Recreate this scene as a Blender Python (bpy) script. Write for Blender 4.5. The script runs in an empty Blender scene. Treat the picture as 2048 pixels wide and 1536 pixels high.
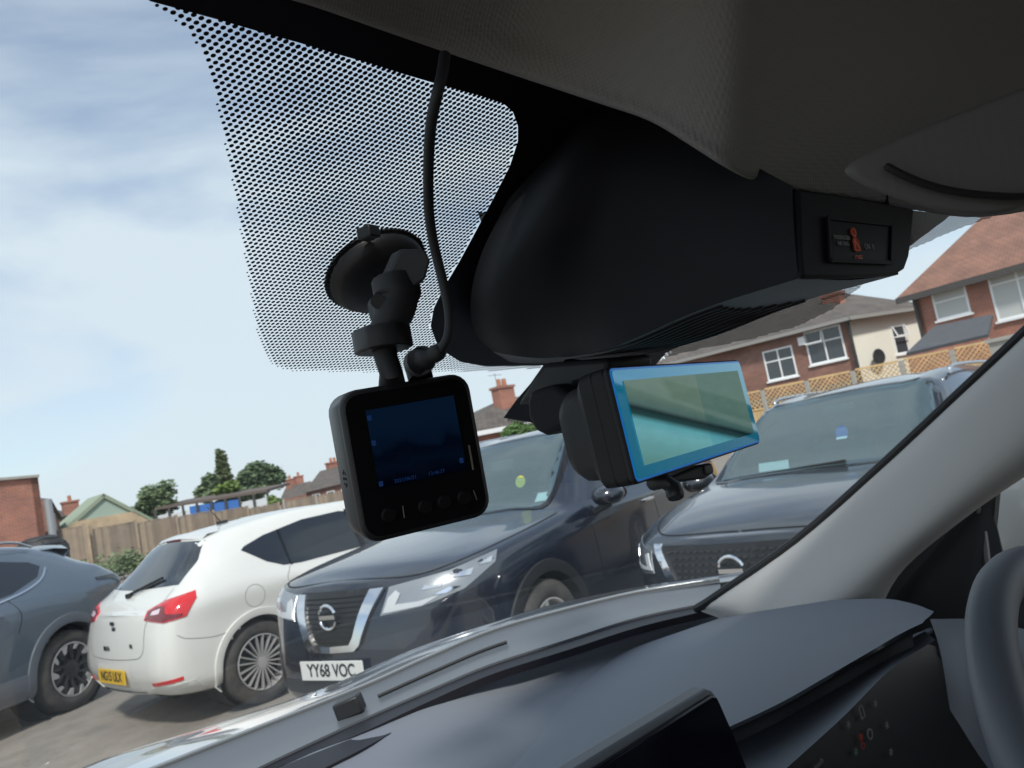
import bpy, bmesh, math, random
from mathutils import Vector, Matrix
from mathutils.bvhtree import BVHTree
from mathutils.geometry import delaunay_2d_cdt
random.seed(7)
SC = bpy.context.scene
COL = SC.collection
R = math.radians

# ------------------------------------------------------------------ camera
EYE = 1.50
YAW, PITCH, ROLL = R(40), R(5.5), R(10.8)
FPX = 1539.0
fwd = Vector((math.sin(YAW)*math.cos(PITCH), math.cos(YAW)*math.cos(PITCH), math.sin(PITCH)))
rt0 = Vector((math.cos(YAW), -math.sin(YAW), 0))
up0 = rt0.cross(fwd)
cup = up0*math.cos(ROLL) + rt0*math.sin(ROLL)
crt = rt0*math.cos(ROLL) - up0*math.sin(ROLL)
CAMPOS = Vector((0, 0, EYE))
cd = bpy.data.cameras.new('camera'); cam = bpy.data.objects.new('camera', cd); COL.objects.link(cam)
cam.matrix_world = Matrix(((crt.x, cup.x, -fwd.x, 0), (crt.y, cup.y, -fwd.y, 0), (crt.z, cup.z, -fwd.z, EYE), (0, 0, 0, 1)))
cd.sensor_width = 36; cd.lens = 36*FPX/2048
cd.clip_start = 0.02; cd.clip_end = 2000
cd.dof.use_dof = True; cd.dof.focus_distance = 0.47; cd.dof.aperture_fstop = 22
SC.camera = cam

# ------------------------------------------------------------------ world, sun, exposure
SUN_EL, SUN_AZ = R(48), R(215)      # azimuth clockwise from +Y
world = bpy.data.worlds.new('World'); SC.world = world; world.use_nodes = True
wt = world.node_tree; wt.nodes.clear()
def N(t, kind, **kw):
    n = t.nodes.new(kind)
    for k, v in kw.items(): setattr(n, k, v)
    return n
wo = N(wt, 'ShaderNodeOutputWorld'); bg = N(wt, 'ShaderNodeBackground')
sky = N(wt, 'ShaderNodeTexSky', sky_type='NISHITA', sun_disc=False, sun_elevation=SUN_EL, sun_rotation=SUN_AZ)
sky.air_density = 1.0; sky.dust_density = 1.0; sky.ozone_density = 1.4
tc = N(wt, 'ShaderNodeTexCoord'); mp = N(wt, 'ShaderNodeMapping')
mp.inputs['Scale'].default_value = (1.0, 1.0, 2.6); mp.inputs['Rotation'].default_value = (0.12, 0.1, 0.9)
mp.inputs['Location'].default_value = (0.3, 0.1, 0.22)
nz = N(wt, 'ShaderNodeTexNoise'); nz.inputs['Scale'].default_value = 1.45; nz.inputs['Detail'].default_value = 7; nz.inputs['Roughness'].default_value = 0.5
nz.inputs['Distortion'].default_value = 0.35
rp = N(wt, 'ShaderNodeValToRGB'); rp.color_ramp.elements[0].position = 0.42; rp.color_ramp.elements[1].position = 0.56
rp.color_ramp.elements[0].color = (0.30, 0.30, 0.30, 1)
rp.color_ramp.elements[1].color = (0.93, 0.93, 0.93, 1)
cl = N(wt, 'ShaderNodeMixRGB')
CLOUD = cl.inputs[2]; CLOUD.default_value = (4.75, 5.35, 5.8, 1)
wt.links.new(tc.outputs['Generated'], mp.inputs[0]); wt.links.new(mp.outputs[0], nz.inputs[0])
wt.links.new(nz.outputs[0], rp.inputs[0]); wt.links.new(rp.outputs[0], cl.inputs[0])
wt.links.new(sky.outputs[0], cl.inputs[1]); wt.links.new(cl.outputs[0], bg.inputs[0])
bg.inputs[1].default_value = 0.098
wt.links.new(bg.outputs[0], wo.inputs[0])
sl = bpy.data.lights.new('sun', 'SUN'); sl.energy = 2.0; sl.angle = R(6); sl.color = (1, 0.95, 0.88)
so = bpy.data.objects.new('sun', sl); COL.objects.link(so)
sd = Vector((math.sin(SUN_AZ)*math.cos(SUN_EL), math.cos(SUN_AZ)*math.cos(SUN_EL), math.sin(SUN_EL)))
so.rotation_euler = sd.to_track_quat('Z', 'Y').to_euler(); so.location = (0, 0, 30)
SC.view_settings.view_transform = 'Standard'; SC.view_settings.look = 'None'
SC.view_settings.exposure = 0.80; SC.view_settings.gamma = 1
SC.render.engine = 'CYCLES'
SC.cycles.max_bounces = 8; SC.cycles.transparent_max_bounces = 16; SC.cycles.glossy_bounces = 4
SC.cycles.sample_clamp_indirect = 6; SC.cycles.caustics_reflective = False; SC.cycles.caustics_refractive = False

# ------------------------------------------------------------------ survey helpers: bearing of a sight line from the camera, met with a real plane
def ray(px, py):
    return fwd + crt*((px-1024)/FPX) + cup*((768-py)/FPX)
def AT(px, py, d): return CAMPOS + ray(px, py)*d
def ATZ(px, py, z):
    d = ray(px, py); return CAMPOS + d*((z-EYE)/d.z)
def ATY(px, py, y):
    d = ray(px, py); return CAMPOS + d*(y/d.y)
def ATX(px, py, x):
    d = ray(px, py); return CAMPOS + d*(x/d.x)
def PROJ(P):
    v = Vector(P)-CAMPOS; z = v.dot(fwd)
    return 1024+FPX*v.dot(crt)/z, 768-FPX*v.dot(cup)/z

# ------------------------------------------------------------------ materials
def mat(name, col, rough=0.5, metal=0.0, coat=0.0, spec=0.5, noise=None, bump=None, emit=None, estr=0, trans=0, ior=1.5, coatior=1.5):
    m = bpy.data.materials.new(name); m.use_nodes = True; t = m.node_tree
    b = t.nodes['Principled BSDF']
    b.inputs['Base Color'].default_value = (*col, 1); b.inputs['Roughness'].default_value = rough
    b.inputs['Metallic'].default_value = metal; b.inputs['Coat Weight'].default_value = coat
    b.inputs['Coat Roughness'].default_value = 0.03; b.inputs['Coat IOR'].default_value = coatior
    b.inputs['Specular IOR Level'].default_value = spec; b.inputs['IOR'].default_value = ior
    b.inputs['Transmission Weight'].default_value = trans
    if emit: b.inputs['Emission Color'].default_value = (*emit, 1); b.inputs['Emission Strength'].default_value = estr
    if noise or bump: co = N(t, 'ShaderNodeTexCoord')
    if noise:   # (scale, amount, second colour)
        sc, am, c2 = noise
        n = N(t, 'ShaderNodeTexNoise'); n.inputs['Scale'].default_value = sc; n.inputs['Detail'].default_value = 8; n.inputs['Roughness'].default_value = .65
        t.links.new(co.outputs['Object'], n.inputs[0])
        r = N(t, 'ShaderNodeValToRGB'); r.color_ramp.elements[0].position = .5-am; r.color_ramp.elements[1].position = .5+am
        r.color_ramp.elements[0].color = (*col, 1); r.color_ramp.elements[1].color = (*c2, 1)
        t.links.new(n.outputs[0], r.inputs[0]); t.links.new(r.outputs[0], b.inputs['Base Color'])
    if bump:    # (scale, strength, distance[, kind])
        n = N(t, 'ShaderNodeTexVoronoi' if len(bump) > 3 and bump[3] == 'v' else 'ShaderNodeTexNoise'); n.inputs['Scale'].default_value = bump[0]
        if len(bump) > 3: n.inputs['Randomness'].default_value = 0.0
        t.links.new(co.outputs['Object'], n.inputs[0])
        bn = N(t, 'ShaderNodeBump'); bn.inputs['Strength'].default_value = bump[1]; bn.inputs['Distance'].default_value = bump[2]
        t.links.new(n.outputs[0], bn.inputs['Height']); t.links.new(bn.outputs[0], b.inputs['Normal'])
    return m
def glass(name, tint, refl=1.0, rough=0.0, ior=1.5, haze=0.0, hcol=(.8, .9, .9)):
    m = bpy.data.materials.new(name); m.use_nodes = True; t = m.node_tree; t.nodes.clear()
    o = N(t, 'ShaderNodeOutputMaterial'); mx = N(t, 'ShaderNodeMixShader'); tr = N(t, 'ShaderNodeBsdfTransparent'); gl = N(t, 'ShaderNodeBsdfGlossy')
    ge = N(t, 'ShaderNodeNewGeometry'); dp = N(t, 'ShaderNodeVectorMath', operation='DOT_PRODUCT'); t.links.new(ge.outputs['Normal'], dp.inputs[0]); t.links.new(ge.outputs['Incoming'], dp.inputs[1])
    def ma(op, a, b=None):
        n = N(t, 'ShaderNodeMath', operation=op)
        for i, v in enumerate((a, b)):
            if v is None: continue
            if isinstance(v, (int, float)): n.inputs[i].default_value = v
            else: t.links.new(v, n.inputs[i])
        return n.outputs[0]
    f0 = 2*((ior-1)/(ior+1))**2     # both faces of a thin pane; Schlick's curve, the same from either side
    fac = ma('ADD', f0, ma('MULTIPLY', 1-f0, ma('POWER', ma('SUBTRACT', 1, ma('ABSOLUTE', dp.outputs['Value'])), 5)))
    tr.inputs[0].default_value = (*tint, 1); gl.inputs['Roughness'].default_value = rough; gl.inputs[0].default_value = (refl, refl, refl, 1)
    t.links.new(fac, mx.inputs[0]); t.links.new(tr.outputs[0], mx.inputs[1]); t.links.new(gl.outputs[0], mx.inputs[2])
    last = mx
    if haze:
        df = N(t, 'ShaderNodeBsdfDiffuse'); df.inputs[0].default_value = (*hcol, 1)
        m2 = N(t, 'ShaderNodeMixShader'); m2.inputs[0].default_value = haze
        t.links.new(mx.outputs[0], m2.inputs[1]); t.links.new(df.outputs[0], m2.inputs[2]); last = m2
    t.links.new(last.outputs[0], o.inputs[0])
    return m
def brickmat(name, c1, c2, mortar, scale=1.0, bw=.225, bh=.075, rough=.9, offset=.5, ms=.01):
    m = bpy.data.materials.new(name); m.use_nodes = True; t = m.node_tree; b = t.nodes['Principled BSDF']
    uv = N(t, 'ShaderNodeUVMap'); br = N(t, 'ShaderNodeTexBrick'); br.offset = offset
    br.inputs['Color1'].default_value = (*c1, 1); br.inputs['Color2'].default_value = (*c2, 1); br.inputs['Mortar'].default_value = (*mortar, 1)
    br.inputs['Scale'].default_value = scale; br.inputs['Brick Width'].default_value = bw; br.inputs['Row Height'].default_value = bh; br.inputs['Mortar Size'].default_value = ms
    nz = N(t, 'ShaderNodeTexNoise'); nz.inputs['Scale'].default_value = 1.3; nz.inputs['Detail'].default_value = 6
    mx = N(t, 'ShaderNodeMixRGB', blend_type='MULTIPLY'); mx.inputs[0].default_value = .55
    rp = N(t, 'ShaderNodeValToRGB'); rp.color_ramp.elements[0].position = .35; rp.color_ramp.elements[1].position = .65
    rp.color_ramp.elements[0].color = (.6, .6, .62, 1); rp.color_ramp.elements[1].color = (1.15, 1.1, 1.05, 1)
    t.links.new(uv.outputs[0], br.inputs[0]); t.links.new(uv.outputs[0], nz.inputs[0]); t.links.new(nz.outputs[0], rp.inputs[0])
    t.links.new(br.outputs[0], mx.inputs[1]); t.links.new(rp.outputs[0], mx.inputs[2]); t.links.new(mx.outputs[0], b.inputs['Base Color'])
    b.inputs['Roughness'].default_value = rough
    bp = N(t, 'ShaderNodeBump'); bp.inputs['Strength'].default_value = .4; bp.inputs['Distance'].default_value = .01
    t.links.new(br.outputs['Fac'], bp.inputs['Height']); bp.invert = True; t.links.new(bp.outputs[0], b.inputs['Normal'])
    return m

# ------------------------------------------------------------------ things, parts
MW = {}
def thing(name, label, cat, loc=(0, 0, 0), rz=0.0, group=None):
    o = bpy.data.objects.new(name, None); COL.objects.link(o); o.location = loc; o.rotation_euler = (0, 0, rz); o.empty_display_size = .1
    o['label'] = label; o['category'] = cat
    if group: o['group'] = group
    MW[o] = Matrix.Translation(Vector(loc)) @ Matrix.Rotation(rz, 4, 'Z')
    return o
class MB:
    def __init__(s): s.v = []; s.f = []; s.mi = []; s.cur = 0
    def add(s, vs, fs):
        b = len(s.v); s.v += [Vector(p) for p in vs]; s.f += [tuple(i+b for i in f) for f in fs]; s.mi += [s.cur]*len(fs); return s
    def box(s, c, sz, M=None):
        c = Vector(c); x, y, z = [q/2 for q in sz]
        vs = [Vector((i*x, j*y, k*z)) for i in (-1, 1) for j in (-1, 1) for k in (-1, 1)]
        if M is not None: vs = [M @ p for p in vs]
        return s.add([c+p for p in vs], [(0, 1, 3, 2), (4, 6, 7, 5), (0, 4, 5, 1), (2, 3, 7, 6), (0, 2, 6, 4), (1, 5, 7, 3)])
    def beam(s, a, b, w, h, upv=(0, 0, 1)):
        a = Vector(a); b = Vector(b); d = (b-a); L = d.length; d.normalize(); u = Vector(upv); sx = d.cross(u).normalized(); u = sx.cross(d)
        vs = [p+sx*i*w/2+u*j*h/2 for p in (a, b) for i, j in ((-1, -1), (1, -1), (1, 1), (-1, 1))]
        return s.add(vs, [(3, 2, 1, 0), (4, 5, 6, 7), (0, 1, 5, 4), (1, 2, 6, 5), (2, 3, 7, 6), (3, 0, 4, 7)])
    def grid(s, rows, closed=False):
        n = len(rows[0]); vs = [p for r in rows for p in r]; fs = []
        for i in range(len(rows)-1):
            for j in range(n if closed else n-1):
                k = (j+1) % n
                fs.append((i*n+j, i*n+k, (i+1)*n+k, (i+1)*n+j))
        return s.add(vs, fs)
    def tube(s, pts, r, n=10, cap=True, closed=False):
        pts = [Vector(p) for p in pts]; rs = r if isinstance(r, (list, tuple)) else [r]*len(pts); rings = []; u = None
        for i, p in enumerate(pts):
            if closed: t = pts[(i+1) % len(pts)]-pts[i-1]
            else: t = pts[min(i+1, len(pts)-1)]-pts[max(i-1, 0)]
            t.normalize()
            if u is None: u = t.orthogonal()
            u = (u-t*u.dot(t)).normalized(); w = t.cross(u)
            rings.append([p+(u*math.cos(a)+w*math.sin(a))*rs[i] for a in [2*math.pi*k/n for k in range(n)]])
        if closed: rings.append(rings[0])
        s.grid(rings, True)
        if cap and not closed:
            b = len(s.v)-len(rings)*n; s.f.append(tuple(b+k for k in range(n))[::-1]); s.f.append(tuple(b+(len(rings)-1)*n+k for k in range(n))); s.mi += [s.cur]*2
        return s
    def lathe(s, prof, M, n=32, closed=False):
        rows = [[M @ Vector((r*math.cos(a), r*math.sin(a), h)) for r, h in prof] for a in [2*math.pi*k/n for k in range(n+1)]]
        return s.grid(rows, closed)
    def prism(s, poly, ext):
        poly = [Vector(p) for p in poly]; ext = Vector(ext); n = len(poly)
        return s.add(poly+[p+ext for p in poly], [tuple(range(n))[::-1], tuple(range(n, 2*n))]+[(i, (i+1) % n, n+(i+1) % n, n+i) for i in range(n)])
    def build(s, name, mats, parent=None, smooth=False, bevel=0, bseg=2, world=False, label=None, angle=40, solid=0, merge=False):
        if not isinstance(mats, (list, tuple)): mats = [mats]
        vs = s.v
        if world and parent is not None:
            root = parent
            while root.parent: root = root.parent
            Mi = MW[root].inverted(); vs = [Mi @ p for p in vs]
        me = bpy.data.meshes.new(name); me.from_pydata([tuple(p) for p in vs], [], s.f)
        for m in mats: me.materials.append(m)
        for p, k in zip(me.polygons, s.mi): p.material_index = k
        me.validate(); 
        bm = bmesh.new(); bm.from_mesh(me)
        if merge: bmesh.ops.remove_doubles(bm, verts=bm.verts, dist=1e-5)
        bmesh.ops.recalc_face_normals(bm, faces=bm.faces)
        ul = bm.loops.layers.uv.new('UVMap')
        for f in bm.faces:
            nn = f.normal
            if abs(nn.z) < .95:
                h = Vector((-nn.y, nn.x, 0)).normalized(); w = nn.cross(h).normalized()
                if w.z < 0: w = -w
            else: h = Vector((1, 0, 0)); w = Vector((0, 1, 0))
            for l in f.loops: l[ul].uv = (l.vert.co.dot(h), l.vert.co.dot(w))
            f.smooth = smooth
        bm.to_mesh(me); bm.free()
        o = bpy.data.objects.new(name, me); COL.objects.link(o)
        if parent is not None: o.parent = parent
        if solid:
            md = o.modifiers.new('solid', 'SOLIDIFY'); md.thickness = abs(solid); md.offset = -1 if solid > 0 else 1
        if bevel:
            md = o.modifiers.new('bevel', 'BEVEL'); md.width = bevel; md.segments = bseg; md.limit_method = 'ANGLE'; md.angle_limit = R(35)
            for p in me.polygons: p.use_smooth = True
            if True:
                try: me.set_sharp_from_angle(angle=R(50))
                except Exception: pass
        elif smooth:
            try: me.set_sharp_from_angle(angle=R(angle))
            except Exception: pass
        if label: o['label'] = label
        return o
def split_build(mb, name, m, parent, **kw):
    """every loose piece of the builder becomes a part of its own"""
    par = list(range(len(mb.v)))
    def find(i):
        while par[i] != i: par[i] = par[par[i]]; i = par[i]
        return i
    for f in mb.f:
        for i in f[1:]: par[find(i)] = find(f[0])
    groups = {}
    for f in mb.f: groups.setdefault(find(f[0]), []).append(f)
    for fs in groups.values():
        ids = sorted({i for f in fs for i in f}); mp_ = {i: k for k, i in enumerate(ids)}
        MB().add([mb.v[i] for i in ids], [tuple(mp_[i] for i in f) for f in fs]).build(name, m, parent, **kw)
def tag(o, label, cat, group=None):
    o['label'] = label; o['category'] = cat
    if group: o['group'] = group
    return o
def cr(p0, p1, p2, p3, t):
    return p1*1.0 + (p2-p0)*(.5*t) + (p0*2-p1*5+p2*4-p3)*(.5*t*t) + (p1*3-p0-p2*3+p3)*(.5*t*t*t)
def smoothline(P, n=6, closed=False):
    P = [Vector(p) for p in P]; out = []; m = len(P)
    for i in range(m if closed else m-1):
        if closed: a, b, c, d = P[i-1], P[i], P[(i+1) % m], P[(i+2) % m]
        else:
            b, c = P[i], P[i+1]; a = P[i-1] if i else b*2-c; d = P[i+2] if i+2 < m else c*2-b
        for k in range(n): out.append(cr(a, b, c, d, k/n))
    if not closed: out.append(P[-1])
    return out
def patch(rows, nu=6, nv=6):
    rows = [smoothline(r, nu) for r in rows]
    cols = [smoothline([r[j] for r in rows], nv) for j in range(len(rows[0]))]
    return [[c[i] for c in cols] for i in range(len(cols[0]))]
def text_mesh(name, body, size, M, mt, parent, thick=.0008, bold=0.0, world=False, sx=1.0):
    c = bpy.data.curves.new(name, 'FONT'); c.body = body; c.size = size; c.align_x = 'CENTER'; c.align_y = 'CENTER'; c.extrude = thick; c.offset = bold
    o = bpy.data.objects.new(name, c); COL.objects.link(o)
    dg = bpy.context.evaluated_depsgraph_get(); me = bpy.data.meshes.new_from_object(o.evaluated_get(dg))
    bpy.data.objects.remove(o)
    MM = M @ Matrix.Diagonal((sx, 1, 1, 1))
    if world and parent is not None:
        root = parent
        while root.parent: root = root.parent
        MM = MW[root].inverted() @ MM
    me.transform(MM); me.materials.clear(); me.materials.append(mt)
    o = bpy.data.objects.new(name, me); COL.objects.link(o); o.parent = parent
    return o
def basis(o, x, y):
    x = Vector(x).normalized(); z = x.cross(Vector(y)).normalized(); y = z.cross(x)
    return Matrix(((x.x, y.x, z.x, o[0]), (x.y, y.y, z.y, o[1]), (x.z, y.z, z.z, o[2]), (0, 0, 0, 1)))
def inpoly(x, y, P):
    c = False; j = len(P)-1
    for i in range(len(P)):
        xi, yi = P[i]; xj, yj = P[j]
        if (yi > y) != (yj > y) and x < (xj-xi)*(y-yi)/(yj-yi)+xi: c = not c
        j = i
    return c
def cdt(poly, res):
    """triangulate a 2D outline with an inner lattice of points"""
    out = []
    for i, p in enumerate(poly):
        q = poly[(i+1) % len(poly)]; d = math.dist(p, q); k = max(1, int(d/res))
        out += [Vector((p[0]+(q[0]-p[0])*j/k, p[1]+(q[1]-p[1])*j/k)) for j in range(k)]
    n = len(out); xs = [p[0] for p in poly]; ys = [p[1] for p in poly]; pts = list(out)
    y = min(ys)+res/2; r = 0
    while y < max(ys):
        x = min(xs)+res/2*(1+r % 2)
        while x < max(xs):
            if inpoly(x, y, poly) and min((x-o.x)**2+(y-o.y)**2 for o in out) > (res*.45)**2: pts.append(Vector((x, y)))
            x += res
        y += res*.87; r += 1
    v, e, f, *_ = delaunay_2d_cdt(pts, [], [list(range(n))], 1, 1e-7)
    return v, [tuple(t) for t in f]
# ------------------------------------------------------------------ shared materials
M_black = mat('black_plastic', (.018, .019, .021), .45)
M_blackgloss = mat('black_gloss', (.008, .008, .009), .08)
M_rubber = mat('tyre_rubber', (.035, .034, .033), .85, noise=(9, .12, (.075, .068, .06)))
M_well = mat('wheel_well_dark', (.012, .012, .012), .95)
M_chrome = mat('chrome', (.85, .86, .88), .08, metal=1)
M_alloy = mat('alloy_silver', (.55, .56, .58), .25, metal=.9)
M_alloyp = mat('alloy_painted', (.50, .50, .50), .35, metal=.3)
M_alloyd = mat('alloy_dark', (.03, .03, .033), .3, metal=.3)
M_seat = mat('seat_fabric_dark', (.09, .10, .105), .8)
M_cabin = mat('cabin_grey', (.24, .27, .27), .7)
M_privacy = mat('privacy_glass', (.012, .017, .024), .04, coat=.6)
M_lamp = glass('lamp_cover', (.93, .95, .97), 1, 0, 1.5)
M_lampin = mat('lamp_reflector', (.5, .52, .55), .2, metal=.8)
M_drl = mat('lamp_white', (.52, .55, .57), .3)
M_redlamp = mat('red_lamp', (.62, .012, .015), .12, coat=.8)
M_redlampd = mat('dark_red_lamp', (.16, .008, .012), .12, coat=.8)
M_platew = mat('plate_white', (.72, .73, .70), .4)
M_platey = mat('plate_yellow', (.75, .47, .03), .4)
M_ink = mat('plate_ink', (.01, .01, .01), .6)
M_seam = mat('panel_gap', (.006, .006, .006), .9)
M_screen_car = glass('windscreen_glass', (.58, .76, .78), 1, 0, 1.75, haze=.09, hcol=(.42, .70, .78))

def pchip(X, Y, x):
    n = len(X)
    if x <= X[0]: return Y[0]
    if x >= X[-1]: return Y[-1]
    for i in range(n-1):
        if x <= X[i+1]: break
    def slope(k):
        if k == 0: return (Y[1]-Y[0])/(X[1]-X[0])
        if k == n-1: return (Y[-1]-Y[-2])/(X[-1]-X[-2])
        a = (Y[k]-Y[k-1])/(X[k]-X[k-1]); b = (Y[k+1]-Y[k])/(X[k+1]-X[k])
        return 0 if a*b <= 0 else 2*a*b/(a+b)
    h = X[i+1]-X[i]; t = (x-X[i])/h; a, b = slope(i)*h, slope(i+1)*h; y0, y1 = Y[i], Y[i+1]
    return y0*(1-3*t*t+2*t**3)+y1*(3*t*t-2*t**3)+a*(t-2*t*t+t**3)+b*(t**3-t*t)

class Car:
    def __init__(s, root, table, fo, ro, bulge=(.10, .06), creases=None):
        """table rows: x, W, zf, ys, zs, yb, zb, yr, zr, zc   (x falls from front to rear); fo/ro = x offsets of the ten columns on the end rings"""
        s.root = root; table = sorted(table, key=lambda r: -r[0]); X = [-r[0] for r in table]
        L = X[-1]; n = int(L/.035); xs = sorted(set([L*i/n for i in range(n+1)]+[.015, .04, L-.015, L-.04]))
        rows = []
        for x in xs:
            W, zf, ys, zs, yb, zb, yr, zr, zc = [pchip(X, [r[k] for r in table], x) for k in range(1, 10)]
            half = [(0, zf), (W-.18, zf), (W-.03, zf+.07), (W, zf+.35*(zs-zf)), (W+.004, zf+.72*(zs-zf)), (ys, zs), (yb, zb), (yr, zr), (yr*.6, zr+(zc-zr)*.72), (0, zc)]
            a = max(0, 1-x/.5)**2; b = max(0, 1-(L-x)/.5)**2
            P = [Vector((-x + fo[k]*a + ro[k]*b, y, z)) for k, (y, z) in enumerate(half)]
            dense = []
            for i in range(9):
                p1, p2 = P[i], P[i+1]; p0 = P[i-1] if i else Vector((p2.x, -p2.y, p2.z)); p3 = P[i+2] if i < 8 else Vector((p1.x, -p1.y, p1.z))
                for k in range(5):
                    q = cr(p0, p1, p2, p3, k/5)
                    if i == 0: q.z = p1.z
                    if i == 0 and k == 0: q.y = 0
                    dense.append(q)
            dense.append(P[9]); rows.append(dense)
        mb = MB(); nh = len(rows[0])
        full = [[Vector((p.x, -p.y, p.z)) for p in r[::-1]][:-1]+r for r in rows]
        s.mb = mb; mb.grid(full)
        for r, sg, bl in ((rows[0], 1, bulge[0]), (rows[-1], -1, bulge[1])):
            g = []
            for p in r:
                line = []
                for k in range(13):
                    t = -1+2*k/12; line.append(Vector((p.x+sg*bl*(1-t*t)*min(1, abs(p.y)/.4), p.y*t, p.z)))
                g.append(line)
            mb.grid(g)
        s.bvh = BVHTree.FromPolygons(mb.v, mb.f)
        s.cuts = []; s.arches = []
    def hit(s, p, d):
        d = Vector(d).normalized(); h = s.bvh.ray_cast(Vector(p)-d*3, d, 6)
        if h[0] is None:
            h = s.bvh.find_nearest(Vector(p))
        return h[0]
    def basis2(s, d):
        d = Vector(d).normalized(); u = Vector((0, 0, 1)) if abs(d.z) < .9 else Vector((1, 0, 0)); a = d.cross(u).normalized(); return d, a, a.cross(d)
    def decal(s, name, mats, pts, d, off=.004, res=.05, skirt=.02, smooth_out=0, parent=None, mirror=False, label=None, closed=True):
        if mirror:
            o1 = s.decal(name, mats, pts, d, off, res, skirt, smooth_out, parent, label=label)
            o2 = s.decal(name, mats, [(p[0], -p[1], p[2]) for p in pts], (d[0], -d[1], d[2]), off, res, skirt, smooth_out, parent, label=label)
            return o1, o2
        d, a, b = s.basis2(d)
        if smooth_out: pts = smoothline(pts, smooth_out, True)
        P = [Vector(p) for p in pts]; c0 = P[0]
        poly = [((p-c0).dot(a), (p-c0).dot(b)) for p in P]
        v, f = cdt(poly, res); base = d*c0.dot(d)
        o0 = c0-d*c0.dot(d)
        V = [s.hit(c0+a*q[0]+b*q[1], d)-d*off for q in v]
        mb = MB(); mb.add(V, f)
        if skirt:
            ec = {}
            for t in f:
                for i in range(len(t)):
                    e = (t[i], t[(i+1) % len(t)]); k = tuple(sorted(e)); ec.setdefault(k, []).append(e)
            for k, l in ec.items():
                if len(l) == 1:
                    i, j = l[0]; mb.add([V[i], V[j], V[j]+d*(off+skirt), V[i]+d*(off+skirt)], [(1, 0, 3, 2)])
        o = mb.build(name, mats, parent or s.root, smooth=True, label=label, merge=True)
        return o
    def cut(s, pts, d, smooth_out=0):
        d, a, b = s.basis2(d)
        if smooth_out: pts = smoothline(pts, smooth_out, True)
        P = [Vector(p) for p in pts]; c0 = P[0]; cc = sum(P, Vector())/len(P)
        s.cuts.append((d, a, b, c0, [((p-c0).dot(a), (p-c0).dot(b)) for p in P], cc))
    def seam(s, pts, d, w=.006, off=.0015, mirror=False, name='panel_gap', m=None, n=8, parent=None):
        out = MB()
        for sg in ((1, -1) if mirror else (1,)):
            dd = Vector((d[0], d[1]*sg, d[2])).normalized(); L = smoothline([(p[0], p[1]*sg, p[2]) for p in pts], n); rows = []
            for i, p in enumerate(L):
                t = (L[min(i+1, len(L)-1)]-L[max(i-1, 0)]).normalized(); sd = t.cross(dd).normalized()
                rows.append([s.hit(p+sd*w/2*k, dd)-dd*off for k in (-1, 1)])
            out.grid(rows)
        return out
    def arch(s, x, z, ra, m, cw=.06, y0=1):
        s.arches.append((x, z, ra))
        for sg in (1, -1):
            rows = []
            for k in range(41):
                an = R(-18+216*k/40); cx, cz = math.cos(an), math.sin(an)
                def at(rr, o):
                    h = s.bvh.ray_cast(Vector((x+cx*rr, sg*2, max(z+cz*rr, .2))), Vector((0, -sg, 0)), 3)[0]
                    y = h.y if h is not None else sg*s.W
                    return Vector((x+cx*rr, y+sg*o, z+cz*rr))
                ref = at(ra+cw, .0); 
                a = at(ra+cw, -.003); b = at(ra+cw-.004, .012); c = at(ra+.012, .014); 
                d = Vector((x+cx*(ra-.014), c.y-sg*.006, z+cz*(ra-.014))); e = Vector((x+cx*(ra-.014), c.y-sg*.16, z+cz*(ra-.014)))
                rows.append([a, b, c, d, e])
            MB().grid(rows).build('wheel_arch', m, s.root, smooth=True, angle=60)
    def finish(s, paint, name='body'):
        v, f = s.mb.v, s.mb.f
        vv = [p.copy() for p in v]
        for x, z, ra in s.arches:
            for p in vv:
                if abs(p.y) > .35:
                    dx, dz = p.x-x, p.z-z; r = math.hypot(dx, dz)
                    if ra-.03 < r < ra+.03 and r > 0: p.x = x+dx/r*ra; p.z = z+dz/r*ra
        keep = []
        for q in f:
            c = sum((v[i] for i in q), Vector())/len(q); kill = False
            for x, z, ra in s.arches:
                if abs(c.y) > .35 and all(math.hypot(vv[i].x-x, vv[i].z-z) <= ra+.001 for i in q): kill = True
            if not kill:
                for d, a, b, c0, poly, cc in s.cuts:
                    if (c-cc).dot(d) < .45 and inpoly((c-c0).dot(a), (c-c0).dot(b), poly): kill = True; break
            if not kill: keep.append(q)
        mb = MB(); mb.add(vv, keep)
        o = mb.build(name, paint, s.root, smooth=True, angle=70, merge=True)
        # closed underside and wheel wells
        u = MB()
        for x, z, ra in s.arches:
            for sg in (1, -1):
                Mx = Matrix.Translation(Vector((x, sg*(s.W-.30), z))) @ Matrix.Rotation(R(-90*sg), 4, 'X')
                u.lathe([(0, -.06), (ra+.015, -.06), (ra+.015, .22)], Mx, 28)
        u.box((-s.L/2, 0, .24), (s.L-1.0, s.W*1.5, .08))
        u.build('underbody', M_well, s.root, smooth=False)
        return o
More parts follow.
